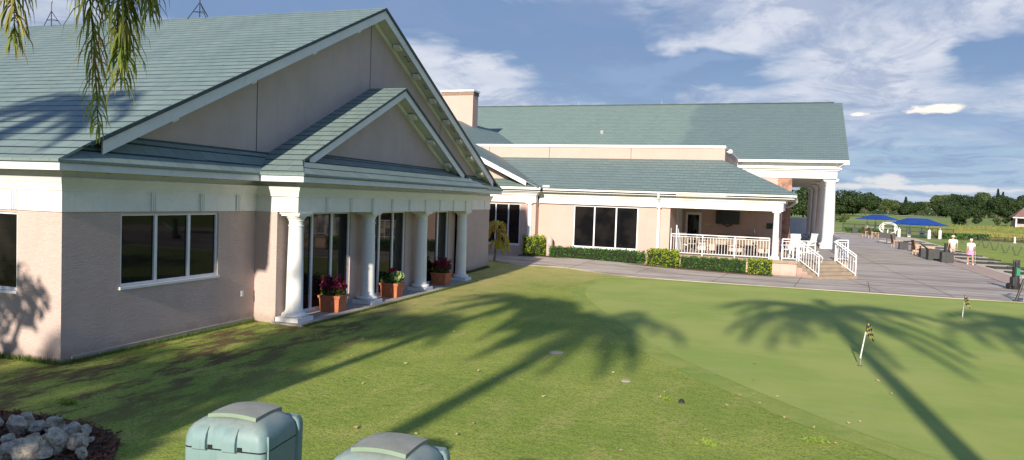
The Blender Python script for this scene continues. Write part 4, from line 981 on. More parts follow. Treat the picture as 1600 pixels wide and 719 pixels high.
# the palm whose hanging fronds come into the top left of the view
palm('queen palm leaning over the top left corner with hanging green and tan fronds', (-7.3, 4.2, -.04), (-6.75, 4.75, 6.1), 13, 2.7, 3,
     extra=[((1, 0, 0), 1, 1, 1, 921, 260, .8, .018, .55, 'palm_leaves', ((.9, .1, .6), (2.0, .0, .2), (2.16, .0, -1.75))),
            ((1, 0, 0), 1, 1, 1, 922, 260, .8, .018, .55, 'palm_leaves', ((.8, .1, .6), (1.8, .0, .3), (1.95, .0, -2.3))),
            ((1, 0, 0), 1, 1, 1, 901, 330, .86, .017, .55, 'palm_leaves', ((0.9, 0, 0.55), (1.8, 0.05, 0.1), (1.86, 0.02, -2.45))),
            ((1, 0, 0), 1, 1, 1, 902, 260, .80, .017, .55, 'palm_leaves', ((0.9, 0.1, 0.5), (1.95, 0.1, 0.0), (2.04, 0.12, -1.9))),
            ((1, 0, 0), 1, 1, 1, 903, 260, .62, .016, .6, 'palm_leaves', ((0.8, 0, 0.4), (1.55, -0.05, -0.1), (1.68, -0.02, -2.85))),
            ((1, 0, 0), 1, 1, 1, 904, 230, .80, .017, .55, 'palm_leaves', ((0.9, 0.1, 0.6), (2.1, 0.0, 0.2), (2.22, 0.05, -1.2))),
            ((1, 0, 0), 1, 1, 1, 905, 240, .80, .017, .55, 'palm_leaves', ((0.8, 0, 0.5), (1.6, 0, 0.2), (1.6, 0.0, -1.7))),
            ((1, 0, 0), 1, 1, 1, 906, 280, .74, .017, .55, 'palm_leaves', ((0.5, -0.1, 0.5), (1.05, -0.25, 0.1), (1.08, -0.27, -2.2))),
            ((1, 0, 0), 1, 1, 1, 907, 250, .70, .017, .55, 'palm_leaves', ((0.5, -0.15, 0.4), (1.3, -0.3, 0.3), (1.35, -0.3, -1.65))),
            ((1, 0, 0), 1, 1, 1, 908, 250, .70, .017, .55, 'palm_leaves', ((0.5, -0.15, 0.4), (0.95, -0.3, 0.2), (0.98, -0.3, -1.75)))], upr=(.5, 1.5), leaf_w=.05)
palm('queen palm just behind the camera whose shadow crosses the middle of the lawn', (-4.75, -.6, 0), (-3.55, .1, 6.9), 22, 2.75, 5, nleaf=64, leaf_w=.05, tr=.2)
palm('queen palm right of the camera whose shadow crosses the putting green', (3.0, 4.0, 0), (2.42, 4.6, 7.3), 26, 4.0, 8, nleaf=70, leaf_w=.05, tr=.21)
palm('queen palm far right of the camera whose fronds shade the right of the green', (9.6, 3.2, 0), (8.1, 4.4, 7.6), 24, 4.1, 12, nleaf=70, leaf_w=.05, tr=.21)
palm('tall queen palm far left of the camera whose shadow falls on the near roof', (-14.6, -1.5, 0), (-13.6, -.4, 9.0), 17, 2.8, 15, nleaf=64, leaf_w=.05, tr=.2)
palm('queen palm left of the camera whose shadow streaks the lawn near the colonnade', (-9.3, -2.5, 0), (-8.6, -1.4, 6.6), 16, 2.9, 21, nleaf=70, leaf_w=.05, tr=.21)

# ------------------------------------------------------------------ broadleaf trees
def tree(label, loc, H, R, mat, n, leafs, group, seed, trunk_h=.3, squash=.75, lobes=9, name='oak_tree', cat='tree', crown_base=.28, tr=.05):
    r = random.Random(seed); t = thing(name, label, cat, loc, 0, group)
    lob = []
    for i in range(lobes):
        a = r.uniform(0, 6.28); q = math.sqrt(r.random())*R*.68; z = H*(crown_base+(1-crown_base)*(.22+.55*r.random()))*(1-.18*(q/R)**2)
        lob.append((Vector((math.cos(a)*q, math.sin(a)*q, z)), R*r.uniform(.18, .46)))
    lob.append((Vector((R*r.uniform(-.3, .3), 0, H*.80)), R*.34))
    tm = MB(); tm.tube([(0, 0, -.1), (r.uniform(-.1, .1), r.uniform(-.1, .1), H*trunk_h*.6), (r.uniform(-.2, .2), 0, H*trunk_h)], [H*tr*1.2, H*tr*.85, H*tr*.7], 8)
    for c, q in lob[:7]:
        mid = Vector((c.x*.4, c.y*.4, H*trunk_h+(c.z-H*trunk_h)*.45)); tm.tube([(0, 0, H*trunk_h*.8), mid, c], [H*tr*.5, H*tr*.32, H*tr*.12], 6)
    obj('trunk', tm, 'bark', t, smooth=True)
    lv_ = MB(); wts = [q*q for _, q in lob]
    for _ in range(n):
        c, q = r.choices(lob, wts)[0]
        d = Vector((r.gauss(0, 1), r.gauss(0, 1), r.gauss(0, 1)*.9)).normalized()
        p = c+Vector((d.x, d.y, d.z*squash))*q*(.55+.5*r.random()**.6)
        if p.z < H*crown_base*.7: p.z = H*crown_base*.7+r.random()*.3
        s_ = leafs*r.uniform(.6, 1.3); nn = (d*.8+Vector((r.gauss(0, .6), r.gauss(0, .6), r.gauss(0, .6)+.3))).normalized()
        a = nn.cross(Vector((r.gauss(0, 1), r.gauss(0, 1), r.gauss(0, 1)))).normalized(); b = nn.cross(a)
        o = len(lv_.v); k5 = [(1, 0), (.35, .55), (-.5, .5), (-.9, -.1), (-.2, -.65), (.6, -.5)]
        lv_.v += [tuple(p+a*x*s_*.6+b*y*s_*.6) for x, y in k5]; lv_.f.append(tuple(range(o, o+6))); lv_.mi.append(0)
    obj('crown', lv_, mat, t)
    return t
# shade trees off to the left behind the camera
tree('small bushy tree off the left edge whose dappled shade falls on the sunlit wall', (-13.2, 3.6, 0), 4.6, 1.9, 'oak_leaves', 900, .17, 'shade trees left of the camera', 1, crown_base=.15)
tree('broad shade tree behind the camera on the left', (-9.6, -5.5, 0), 7.6, 2.9, 'oak_leaves', 2600, .22, 'shade trees left of the camera', 2)
tree('tall narrow shade tree on the left behind the camera', (-8.7, -3.2, 0), 9.4, 2.0, 'oak_leaves', 3600, .2, 'shade trees left of the camera', 4, crown_base=.2)
tree('low round shade tree left of the camera', (-8.4, -.2, 0), 4.8, 1.9, 'oak_leaves', 2400, .18, 'shade trees left of the camera', 6, crown_base=.1)
# distant trees (positions on the ground far right)
far_t = [
 ('big dark oak showing between the portico columns', 13.3, 235.1, 10.7, 6.0, 'oak_leaves', 0),
 ('dark oak standing close right of the portico columns', 33.0, 312.3, 10.4, 6.2, 'oak_leaves', 0),
 ('spreading oak with leaning trunks behind the blue canopies', 38.9, 306.0, 8.6, 5.6, 'oak_leaves', 2),
 ('pale olive tree left of the lowest gap in the tree line', 70.0, 461.7, 9.3, 6.0, 'olive_leaves', 2),
 ('low dark tree at the left of the lowest part of the tree line', 80.8, 487.9, 7.7, 6.0, 'oak_leaves', 0),
 ('low dark tree in the middle of the lowest part of the tree line', 91.4, 511.9, 7.8, 6.0, 'oak_leaves', 0),
 ('low olive tree at the right of the lowest part of the tree line', 119.3, 624.7, 10.0, 6.5, 'olive_leaves', 2),
 ('tall airy grey green tree left of the right hand trees', 99.0, 485.5, 13.6, 4.6, 'olive_leaves', 2),
 ('second tall airy tree, with a flat pale top', 113.1, 518.8, 14.6, 5.4, 'olive_leaves', 2),
 ('dark oak beneath the first tall airy tree', 82.6, 386.3, 8.6, 5.2, 'oak_leaves', 0),
 ('wide dark oak in the middle of the right hand trees', 109.4, 474.5, 12.5, 7.0, 'oak_leaves', 0),
 ('dark oak left behind the round bush tree', 106.3, 437.3, 11.4, 6.2, 'oak_leaves', 0),
 ('tall pale topped tree behind the round bush tree', 116.5, 455.9, 14.8, 6.0, 'olive_leaves', 2),
 ('dense oak right of the pale topped tree', 102.6, 382.0, 11.5, 5.8, 'oak_leaves', 0),
 ('oak just left of the small house roof', 86.5, 306.0, 8.8, 3.8, 'oak_leaves', 0),
 ('oak behind the roof of the small house', 97.3, 330.0, 9.9, 5.0, 'oak_leaves', 0),
 ('dark tree filling the wood behind the pale topped tree', 128, 520, 13.0, 7.5, 'oak_leaves', 0),
 ('round dark tree standing alone on the fairway', 50.0, 211.6, 5.5, 4.3, 'oak_leaves', 3)]
for i, (lb, x, y, H, R, mt, ty) in enumerate(far_t):
    alone = ty == 3
    tree(lb, (x, y, G(x, y)-.05), H*(1.0 if ty == 3 else rnd.uniform(.92, 1.08)), R*(1.2 if ty != 3 else .88), mt, (8000 if ty == 0 else 5200) if not alone else 7000, .62 if not alone else .30, 'trees beyond the fairway', 100+i, crown_base={0: .08, 1: .12, 2: .30, 3: .10}[ty], squash=.8, lobes={0: 18, 1: 16, 2: 11, 3: 14}[ty], trunk_h=.25, tr=.028)
def conifer(label, loc, H, R, seed):
    r = random.Random(seed); t = thing('pine_tree', label, 'tree', loc, 0, 'trees beyond the fairway')
    obj('trunk', MB().tube([(0, 0, 0), (0, 0, H*.95)], [H*.02, H*.006], 6), 'bark', t)
    def samp():
        z = .3+.7*r.random(); q = R*(1.02-z)*1.3*math.sqrt(r.random())+.15; a = r.uniform(0, 6.28); return (math.cos(a)*q, math.sin(a)*q, z*H)
    obj('crown', leaves(900, samp, .75, aspect=1.5), 'pine_leaves', t)
conifer('narrow dark pine rising above the low gap in the tree line', (89.2, 523.5, 1.7), 11.6, 2.4, 1)
conifer('pointed dark pine above the right hand trees, the taller of a pair', (140.9, 530, 1.7), 18.2, 2.6, 2)
conifer('pointed dark pine above the right hand trees, the shorter of a pair', (156.3, 576.7, 1.7), 17.8, 2.6, 3)
# far wood reading as one mass beyond the separate trees
fm = MB(); r5 = random.Random(5)
cl = [(x, y) for x, y in zip(np.linspace(20, 250, 60), [600+20*math.sin(i*.9) for i in range(60)])]
for x, y in cl:
    h_ = r5.uniform(5.5, 8.5)
    for _ in range(140):
        d = Vector((r5.gauss(0, 1), r5.gauss(0, 1), abs(r5.gauss(0, 1)))).normalized(); p = Vector((x, y, G(x, y)))+Vector((d.x*5.5, d.y*4, d.z*h_*r5.uniform(.3, 1)))
        s_ = r5.uniform(.8, 1.7); a = Vector((1, r5.gauss(0, .4), r5.gauss(0, .4))).normalized(); b = a.cross(Vector((r5.gauss(0, .3), 1, r5.gauss(0, .3)))).normalized()
        o_ = len(fm.v); fm.v += [tuple(p+a*s_*.6), tuple(p+b*s_*.5), tuple(p-a*s_*.6), tuple(p-b*s_*.5)]; fm.f.append((o_, o_+1, o_+2, o_+3)); fm.mi.append(0)
tag(obj('far_wood', fm, 'oak_leaves'), 'low dark wood along the horizon behind the separate trees', 'wood', kind='stuff')
# low shrubs at the foot of the trees
for i, (x, y, R, H) in enumerate([(25.2, 242.7, 1.7, 1.6), (65.1, 405.3, 1.5, 2.8), (80.9, 440.1, 1.6, 3.0), (20.6, 211.5, 1.6, 1.3), (60, 224.1, 1.3, 2.4), (64, 231.2, 1.3, 2.7)]):
    tree(['low green shrub under the oak right of the portico columns', 'small rounded shrub in front of the pale olive tree', 'second small rounded shrub further right along the tree line', 'reddish low shrub seen just right of the portico columns', 'small spiky palm like bush on the fairway left of the small house', 'dark shrub against the left wall of the small house'][i],
         (x, y, G(x, y)), H, R, 'olive_leaves' if i < 5 else 'oak_leaves', 700, .45, 'shrubs under the far trees', 300+i, name='shrub', cat='shrub', crown_base=.05, trunk_h=.1, lobes=6, tr=.02)
# reeds / marsh strip, dark water edge
def reeds():
    mb = MB(); r = random.Random(3)
    for _ in range(15000):
        q = r.random()**1.3; y = 118+q*82; x0 = 24.5+(y-118)*.17; x1 = 38+(y-118)*.36
        x = x0+(x1-x0)*r.random()
        if r.random() < ss(150, 195, y)*.85: continue
        h_ = r.uniform(.3, .95); wd = r.uniform(.10, .30); z = G(x, y); dx = r.gauss(0, .15); o = len(mb.v)
        ca = r.uniform(-1, 1)
        mb.v += [(x-wd, y-ca*wd, z), (x+wd, y+ca*wd, z), (x+dx+wd*.5, y, z+h_), (x+dx-wd*.5, y, z+h_)]; mb.f.append((o, o+1, o+2, o+3)); mb.mi.append(0)
    return mb
tag(obj('reeds', reeds(), 'reed_leaves'), 'band of yellow green marsh reeds beyond the black fence', 'reeds', kind='stuff')
def blob_sheet(name, cx, cy, rx, ry, mat, dz, n=40, seed=0):
    r = random.Random(seed); ph = [r.uniform(0, 6.28) for _ in range(3)]
    sheet(name, [(cx+rx*math.cos(a)*(1+.15*math.sin(3*a+ph[0])+.08*math.sin(5*a+ph[1])), cy+ry*math.sin(a)*(1+.15*math.sin(2*a+ph[2]))) for a in [2*math.pi*i/n for i in range(n)]], mat, dz)
blob_sheet('sand_bunker', 66, 395, 11, 22, 'sand', .15, seed=1); blob_sheet('sand_bunker', 82, 410, 10, 16, 'sand', .15, seed=2)
blob_sheet('sand_bunker', 24, 165, 2.6, 7, 'sand', .08, seed=3); blob_sheet('sand_path', 12.5, 119.6, 6.0, 2.4, 'sand', .05, seed=4)
pm('pond', (.015, .02, .015), None, 2, .15); blob_sheet('pond_water', 33, 115.5, 9, 2.6, 'pond', .03, seed=5)
# black fence beyond the range
def fence(label, a, b, h, group):
    a, b = Vector(a), Vector(b); t = thing('fence', label, 'fence', (a.x, a.y, G(a.x, a.y)), 0, group); d = b-a; L = d.length; n = int(L/2.4)
    for i in range(n+1): p = d*i/n; obj('post', MB().tube([(p.x, p.y, 0), (p.x, p.y, h)], .05, 6), 'black_metal', t)
    for z in (.12, h*.5, h-.06): obj('rail', MB().tube([(0, 0, z), (d.x, d.y, z)], .03, 5), 'black_metal', t)
    k_ = int(L/.16); pk = MB()
    for i in range(k_): p = d*i/k_; pk.box(p.x-.014, p.x+.014, p.y-.014, p.y+.014, .05, h)
    tag(obj('pickets', pk, 'black_metal', t), kind='stuff')
fence('black picket fence running behind the blue canopies', (13.6, 132.5), (25.5, 114.5), 1.3, 'black fences round the range')
fence('black picket fence in front of the marsh at the right', (25.5, 114.5), (36.5, 110.5), .55, 'black fences round the range')
# green hedge beside the terrace end
def lowhedge(label, a, b, h, n):
    a, b = Vector(a), Vector(b); t = thing('hedge', label, 'hedge', (a.x, a.y, G(a.x, a.y)), 0); d = b-a; s_ = Vector((-d.y, d.x)).normalized()
    obj('leaves', leaves(n, lambda: (lambda q, w_: (d.x*q+s_.x*w_, d.y*q+s_.y*w_, rnd.random()**.5*h))(rnd.random(), rnd.uniform(-.7, .7)), .22, aspect=1.3), 'hedge_leaves', t)
lowhedge('low clipped hedge at the far end of the terrace', (13.2, 124.2), (17.6, 122.0), .75, 1500)
lowhedge('dark low hedge behind the practice tees', (23.5, 112.5), (29.5, 114.5), .8, 1100)

# ------------------------------------------------------------------ canopies
def canopy(label, c, rx, ry, ze, zr_, posts, rz, zpost):
    t = thing('shade_canopy', label, 'canopy', (c[0], c[1], G(*c)), rz, 'blue shade canopies over the tees')
    m_ = MB(); n = 6
    cs = [(-rx, -ry), (rx, -ry), (rx, ry), (-rx, ry)]; rd = [(-rx*.45, 0), (rx*.45, 0)]
    # hip with sagging edges
    def q(pts): m_.poly(pts)
    E = lambda a, b, s_: (a[0]+(b[0]-a[0])*s_, a[1]+(b[1]-a[1])*s_)
    for i, (A, B, r0, r1) in enumerate([(cs[0], cs[1], rd[0], rd[1]), (cs[1], cs[2], rd[1], rd[1]), (cs[2], cs[3], rd[1], rd[0]), (cs[3], cs[0], rd[0], rd[0])]):
        for j in range(n):
            for kk in range(4):
                def pt(s_, h_):
                    e = E(A, B, s_); sag = 4*s_*(1-s_)*.12; c0 = (sum(p[0] for p in cs)/4, sum(p[1] for p in cs)/4)
                    e = (e[0]+(c0[0]-e[0])*sag*.5, e[1]+(c0[1]-e[1])*sag*.5); rr_ = E(r0, r1, s_)
                    return (e[0]+(rr_[0]-e[0])*h_, e[1]+(rr_[1]-e[1])*h_, ze+(zr_-ze)*h_**1.15+.06*4*s_*(1-s_)*(1-h_))
                q([pt(j/n, kk/4), pt((j+1)/n, kk/4), pt((j+1)/n, (kk+1)/4), pt(j/n, (kk+1)/4)])
    obj('fabric', m_, 'canopy_blue', t, smooth=True)
    fr = MB(); fr.tube([(p[0], p[1], ze-.03) for p in cs+[cs[0]]], .05, 6); obj('frame', fr, 'canopy_blue', t)
    for px_, py_ in posts:
        po = obj('post', MB().lathe([(.20, 0), (.19, zpost*.62), (.06, zpost*.66), (.05, zpost)], (px_, py_), 12), 'stick_white', t, smooth=True)
    return t
canopy('nearer blue hip roofed shade canopy behind the wooden chairs', (20.7, 112.6), 3.15, 2.1, 1.78, 2.62, [(-1.9, -.9), (2.3, -1.0), (-1.9, 1.5), (2.3, 1.5)], -.72, 1.8)
canopy('farther blue shade canopy left of the nearer one', (21.3, 151), 3.0, 2.3, 1.95, 2.8, [(-2.2, -.2), (2.2, -1.0), (2.4, 1.6), (-2.2, 1.8)], -.9, 2.0)
# swing trainer ring
rg = thing('swing_trainer_ring', 'big tilted white ring swing trainer standing at the end of the terrace', 'training ring', (16.9, 110.5, -.12), -.35)
Rm = Matrix.Translation((0, 0, 1.22)) @ Matrix.Rotation(rad(-20), 4, 'X')
for k_, (rr_, off) in enumerate(((1.10, 0), (.97, .25))):
    pts = [Rm @ Vector((math.cos(a)*rr_*1.0, off, math.sin(a)*rr_*.72)) for a in [2*math.pi*i/40 for i in range(41)]]
    obj('ring', MB().tube(pts, .042, 6, cap=False), 'stick_white', rg, smooth=True)
for sx in (-.1, .85): obj('leg', MB().tube([(sx+.0, .1, 0), (sx, .3, .75), (sx*.9, .4, 1.0)], .06, 6), 'stick_white', rg)
obj('base', MB().tube([(-.1, .1, .04), (.85, .1, .04)], .05, 6), 'stick_white', rg)
def wbox(label, x, y, w_, h_):
    t = thing('ball_machine', label, 'box', (x, y, G(x, y)), -.3, 'white boxes by the tees'); obj('body', MB().box(-w_/2, w_/2, -.2, .2, 0, h_), 'stick_white', t, bevel=.04); obj('lid', MB().box(-w_/2-.03, w_/2+.03, -.23, .23, h_, h_+.06), 'rail_white', t); obj('slot', MB().box(-w_/4, w_/4, -.215, -.2, h_*.55, h_*.7), 'black_metal', t)
wbox('taller white box between the two right canopy posts', 22.0, 116.0, .62, .85); wbox('small white box beside the left canopy post', 20.2, 114.6, .40, .45)
# wooden terrace chairs, bins
def wchair(label, loc, rz, s_=1.0):
    t = thing('wooden_chair', label, 'chair', loc, rz, 'wooden chairs along the tee line'); 
    obj('seat', MB().box(-.36, .36, -.3, .42, .38, .44), 'wood_brown', t)
    bk = MB()
    for i in range(6): bk.box(-.35+i*.12, -.25+i*.12, -.36, -.31, .40, 1.18)
    bk.box(-.37, .37, -.38, -.30, 1.05, 1.12)
    bk.xf(Matrix.Translation((0, -.3, .44)) @ Matrix.Rotation(rad(10), 4, 'X') @ Matrix.Translation((0, .3, -.44))); obj('backrest', bk, 'wood_brown', t)
    for sx in (-1, 1):
        for yy in (-.32, .38): obj('leg', MB().box(sx*.38-.035, sx*.38+.035, yy-.035, yy+.035, 0, .62), 'wood_pale', t)
        obj('armrest', MB().box(sx*.39-.06, sx*.39+.06, -.4, .46, .62, .66), 'wood_pale', t)
    if s_ != 1: t.scale = (s_,)*3
    return t
wc = wchair('large brown wooden chair left of the pale crate', (12.35, 66.0, G(12.35, 66)+.02), -1.45)
dup(wc, (12.7, 78.0, -.10), -1.45, 'brown wooden chair just right of the dark panels')
dup(wc, (13.87, 101.2, -.10), -1.3, 'brown wooden chair farthest away on the terrace, right of its pair', scale=1.15)
dup(wc, (13.65, 104.9, -.10), -1.3, 'brown wooden chair farthest away on the terrace, left of its pair', scale=1.15)
def crate(label, x, y, w_, d_, h_, mat, rz=0., lid=True, open_=False, group='boxes along the tee line'):
    t = thing('storage_box', label, 'box', (x, y, G(x, y)+.02), rz, group)
    b = MB(); b.box(-w_/2, w_/2, -d_/2, d_/2, 0, h_); obj('body', b, mat, t, bevel=.02)
    rb_ = MB()
    for i in range(7): rb_.box(-w_/2+.04+i*(w_-.1)/6.5, -w_/2+.07+i*(w_-.1)/6.5, -d_/2-.012, -d_/2, .06, h_-.06)
    obj('ribs', rb_, mat, t)
    l = MB(); l.box(-w_/2-.02, w_/2+.02, -d_/2-.02, d_/2+.02, 0, .04)
    if open_: l.xf(Matrix.Translation((0, 0, h_)) @ Matrix.Rotation(rad(38), 4, 'Y') @ Matrix.Translation((-.1, 0, .02)))
    else: l.xf(Matrix.Translation((0, 0, h_)))
    obj('lid', l, mat, t)
    return t
crate('dark ribbed plastic box nearest the man, frontmost of the row', 12.46, 57.42, .72, .7, .66, 'dark_plastic')
crate('dark plastic box with green grey side behind the frontmost box', 12.13, 59.78, .78, .8, .72, 'dark_plastic')
crate('dark box with its black lid tilted open', 12.24, 62.72, .85, .8, .66, 'dark_plastic', open_=True)
crate('tall black box standing behind the frontmost box', 13.25, 60.46, .55, .45, 1.15, 'black_metal')
crate('pale wooden crate between the large chair and the open box', 12.75, 64.97, .95, .6, .72, 'wood_pale')
crate('small dark box between the wooden chairs', 12.69, 74.45, .72, .6, .62, 'dark_plastic')
crate('pale low wooden bench box right of the small dark box', 13.08, 71.06, .6, .9, .62, 'wood_pale')
crate('little black box alone at the far end of the terrace', 13.99, 120.13, .75, .5, .75, 'black_metal')
def panel(label, x, y):
    t = thing('bag_stand', label, 'stand', (x, y, G(x, y)), -.1, 'dark panels on legs')
    obj('panel', MB().box(-.40, .40, -.04, .04, .55, 1.15), 'dark_plastic', t)
    for sx in (-.37, .37): obj('leg', MB().box(sx-.025, sx+.025, -.05, .05, 0, 1.15), 'dark_plastic', t)
    obj('crossbar', MB().box(-.37, .37, -.03, .03, .2, .25), 'grey_metal', t)
panel('dark rectangular panel on pale legs, the right of two', 13.37, 85.3); panel('dark rectangular panel on pale legs, the left of two', 13.03, 88.2)
# hitting mats
tees = [(14.5+.035*(y-52), y) for y in (45.7, 49.9, 54.1, 58.7, 63.4, 68.8, 74.4, 80.6, 87.4, 94.8)]
words = ['first', 'second', 'third', 'fourth', 'fifth', 'sixth', 'seventh', 'eighth', 'ninth', 'tenth']
for i, (x, y) in enumerate(tees):
    x = x+ (.5 if i == 0 else 0)
    t = thing('hitting_mat', 'olive hitting mat, the %s along the tee line counting from the golf bag' % words[i], 'mat', (x+.9, y, G(x, y)+.02), .06, 'hitting mats along the tee line')
    obj('turf', MB().box(-1.25, 1.25, -.70, .70, 0, .05), 'mat_olive', t); obj('border', MB().box(-1.3, 1.3, -.76, -.70, 0, .075).box(-1.3, 1.3, .70, .76, 0, .075), 'mat_dark', t); obj('ball_tray', MB().box(-.2, .12, .3, .55, .05, .12), 'black_metal', t)
# V shaped club racks
for i, (x, y) in enumerate([(21.32, 74.00), (21.66, 78.28), (22.00, 82.80), (22.45, 87.53), (22.79, 92.04), (23.24, 96.56), (23.58, 101.52)]):
    t = thing('club_rack', 'thin V shaped wire rack on the grass, the %s from the right' % words[i], 'rack', (x, y, G(x, y)), .2, 'wire racks in a row on the range')
    for s_ in (-1, 1):
        for dx in (0, .10): obj('leg', MB().tube([(s_*.06+dx*s_*.8, 0, 0), (s_*.36+dx*s_*.8, 0, .78)], .013, 5), 'black_metal', t)
        obj('top_bar', MB().tube([(s_*.36, 0, .78), (s_*.56, 0, .76)], .012, 5), 'grey_metal', t)
    obj('foot', MB().tube([(-.14, 0, .02), (.14, 0, .02)], .016, 5), 'black_metal', t)
# little markers on the range
t = thing('range_marker', 'short white marker post at the right edge of the range', 'marker', (30.9, 108.2, -.12)); obj('post', MB().lathe([(.09, 0), (.09, .75), (.02, .8)], (0, 0), 10), 'stick_white', t); obj('base', MB().lathe([(.2, 0), (.2, .05), (.1, .08)], (0, 0), 10), 'stick_white', t)
t = thing('wall_segment', 'low pale wall end at the right edge beside the marsh', 'wall', (33.2, 107.6, -.12)); obj('wall', MB().box(-1.3, 1.3, -.15, .15, 0, .62), 'stick_white', t); obj('cap', MB().box(-1.35, 1.35, -.19, .19, .62, .68), 'rail_white', t)

# small house at the right edge
hs = thing('house', 'small house with a brown hip roof and white framed porch at the right edge', 'house', (71.0, 227.5, .45), -.15)
obj('wall', MB().box(-6, 8, -.2, 8, 0, 2.6), 'far_stucco', hs); r_ = MB(); E_ = [(-6.6, -.9, 2.6), (8.6, -.9, 2.6), (8.6, 8.6, 2.6), (-6.6, 8.6, 2.6)]; Rg = [(-3.6, 3.9, 5.4), (5, 3.9, 5.4)]
r_.poly([E_[0], E_[1], Rg[1], Rg[0]]); r_.poly([E_[1], E_[2], Rg[1]]); r_.poly([E_[2], E_[3], Rg[0], Rg[1]]); r_.poly([E_[3], E_[0], Rg[0]]); obj('roof', r_, 'house_roof', hs)
obj('fascia', MB().box(-6.7, 8.7, -1.0, -.9, 2.4, 2.66), 'rail_white', hs)
for x in (-5.9, -2.5, .9): obj('porch_post', MB().box(x-.1, x+.1, -.6, -.4, 0, 2.45), 'rail_white', hs)
obj('window', MB().box(-5.6, .6, -.24, -.2, .7, 2.3), 'dark_glass', hs); obj('rail', MB().box(-5.9, .9, -.55, -.48, .75, .85), 'rail_white', hs)
# grey wall piece seen between the portico columns
t = thing('service_wall', 'pale grey blue wall panel seen between the rocking chairs and portico columns', 'wall', (5.0, 84, -.05), 0); obj('wall', MB().box(-1.9, .9, -.1, .1, 0, 2.3), 'grey_metal', t); obj('cap', MB().box(-1.95, .95, -.14, .14, 2.3, 2.38), 'rail_white', t)
# yellow palm plant behind the corner of the near wing
t = thing('areca_palm', 'small yellow areca palm in front of the left bay window', 'plant', (-12.05, 34.5, .05)); r9 = random.Random(9)
obj('stem', MB().tube([(0, 0, 0), (.05, 0, .7), (.1, .05, 2.0)], [.06, .045, .03], 6), 'olive_stem' if 'olive_stem' in M else 'palm_bark', t)
for i in range(16):
    a = i*2.4; st, lf = frond_mesh((.1, .05, r9.uniform(.7, 2.0)), (math.cos(a), math.sin(a), 0), r9.uniform(.8, 1.2), 2.2, 26, .34, .05, .5, 40+i, r9.uniform(.7, 1.8)); fo = obj('frond', st, 'yellow_palm_leaves', t); obj('leaflets', lf, 'yellow_palm_leaves', fo)

# ------------------------------------------------------------------ flags, lids, rocks, bins
def flag(label, x, y, lean, h, seed):
    t = thing('putting_flag', label, 'flag', (x, y, G(x, y)+.008), 0, 'short flagsticks on the putting green')
    tip = Vector((lean[0], lean[1], h)); obj('stick', MB().tube([(0, 0, .16), tip*.78], .013, 8), 'stick_white', t); obj('spike', MB().tube([(0, 0, 0), tip*.2], .006, 6), 'grey_metal', t)
    obj('cup', MB().lathe([(.054, -.002), (.054, .002)], (0, 0), 20), 'black_metal', t)
    fm_ = MB(); r = random.Random(seed); nx_, nz_ = 5, 4; d = Vector((.62, -.5, -.35)).normalized(); up = tip.normalized()
    def P(i, j):
        s_, q = i/nx_, j/nz_
        return tip*(1-.02)-up*(.21*q)+d*(.17*s_)+Vector((.02*math.sin(s_*5+q*3), .02*math.cos(s_*4), -.10*s_*s_))
    for i in range(nx_):
        for j in range(nz_):
            fm_.cur = (i+j) % 2; fm_.add([P(i, j), P(i+1, j), P(i+1, j+1), P(i, j+1)], [(0, 1, 2, 3)])
    fo = obj('cloth', fm_, ['flag_yellow', 'flag_navy'], t); obj('topper', MB().tube([tip*.78, tip*1.02], .008, 6), 'black_metal', t)
flag('nearer checkered yellow and navy flag on a leaning white stick', 2.19, 16.85, (.10, .0, ), .92, 1)
flag('farther checkered yellow and navy flag near the terrace edge', 6.0, 25.3, (.03, .0), .80, 2)
def lid(label, x, y, rx):
    t = thing('valve_lid', label, 'valve lid', (x, y, G(x, y)), 0, 'irrigation lids in the lawn'); obj('ring', MB().lathe([(rx, -.02), (rx, .008), (rx*.88, .012), (rx*.86, .0)], (0, 0), 24), 'slab_concrete', t); obj('cover', MB().lathe([(rx*.84, -.02), (rx*.84, .014), (.01, .018)], (0, 0), 24), 'lid_concrete', t)
lid('pale round irrigation lid beside the palm trunk shadow', -3.86, 15.2, .16); lid('small dull irrigation lid in the middle of the lawn', -2.08, 13.36, .09)
t = thing('sprinkler_head', 'tiny black sprinkler head near the edge of the putting green', 'sprinkler', (-1.0, 12.27, -.03)); obj('cap', MB().lathe([(.035, 0), (.035, .05), (.01, .055)], (0, 0), 12), 'black_metal', t); obj('collar', MB().lathe([(.05, 0), (.05, .02)], (0, 0), 12), 'dark_plastic', t)
# grass tufts and fallen leaves
m_leaf('weed_blades', (.20, .30, .045), (.32, .42, .08))
def tuft(label, x, y, r0, n, mat='weed_blades', h=.05):
    mb = leaves(n, lambda: (rnd.gauss(0, r0*.5), rnd.gauss(0, r0*.3), rnd.random()*h), .06, aspect=5, droop=-.6); o_ = obj('grass_tuft', mb, mat); o_.location = (x, y, G(x, y)); tag(o_, label, 'grass', kind='stuff')
for lb, x, y, r0, n in (('bright tuft of weed at the bottom centre of the lawn', -.46, 10.28, .12, 260), ('bright weed tuft lower right beside the green', .93, 11.02, .16, 260), ('weed patch beside the tiny sprinkler head', -1.25, 12.35, .10, 90), ('green weed clump at the left edge near the rocks', -9.4, 8.3, .16, 400)): tuft(lb, x, y, r0, n)
def litter():
    mb = MB(); r = random.Random(77)
    for _ in range(190):
        x, y = r.uniform(-9.5, 3), r.uniform(7.2, 26)
        if y > 16 and x > -2: continue
        s_ = r.uniform(.02, .055); a = r.uniform(0, 6.28); z = G(x, y)+.03; o = len(mb.v)
        for k5 in range(5): q = a+k5*1.256; mb.v.append((x+math.cos(q)*s_*(1 if k5 % 2 else .6), y+math.sin(q)*s_*.8, z+r.uniform(-.01, .02)))
        mb.f.append(tuple(range(o, o+5))); mb.mi.append(0)
    return mb
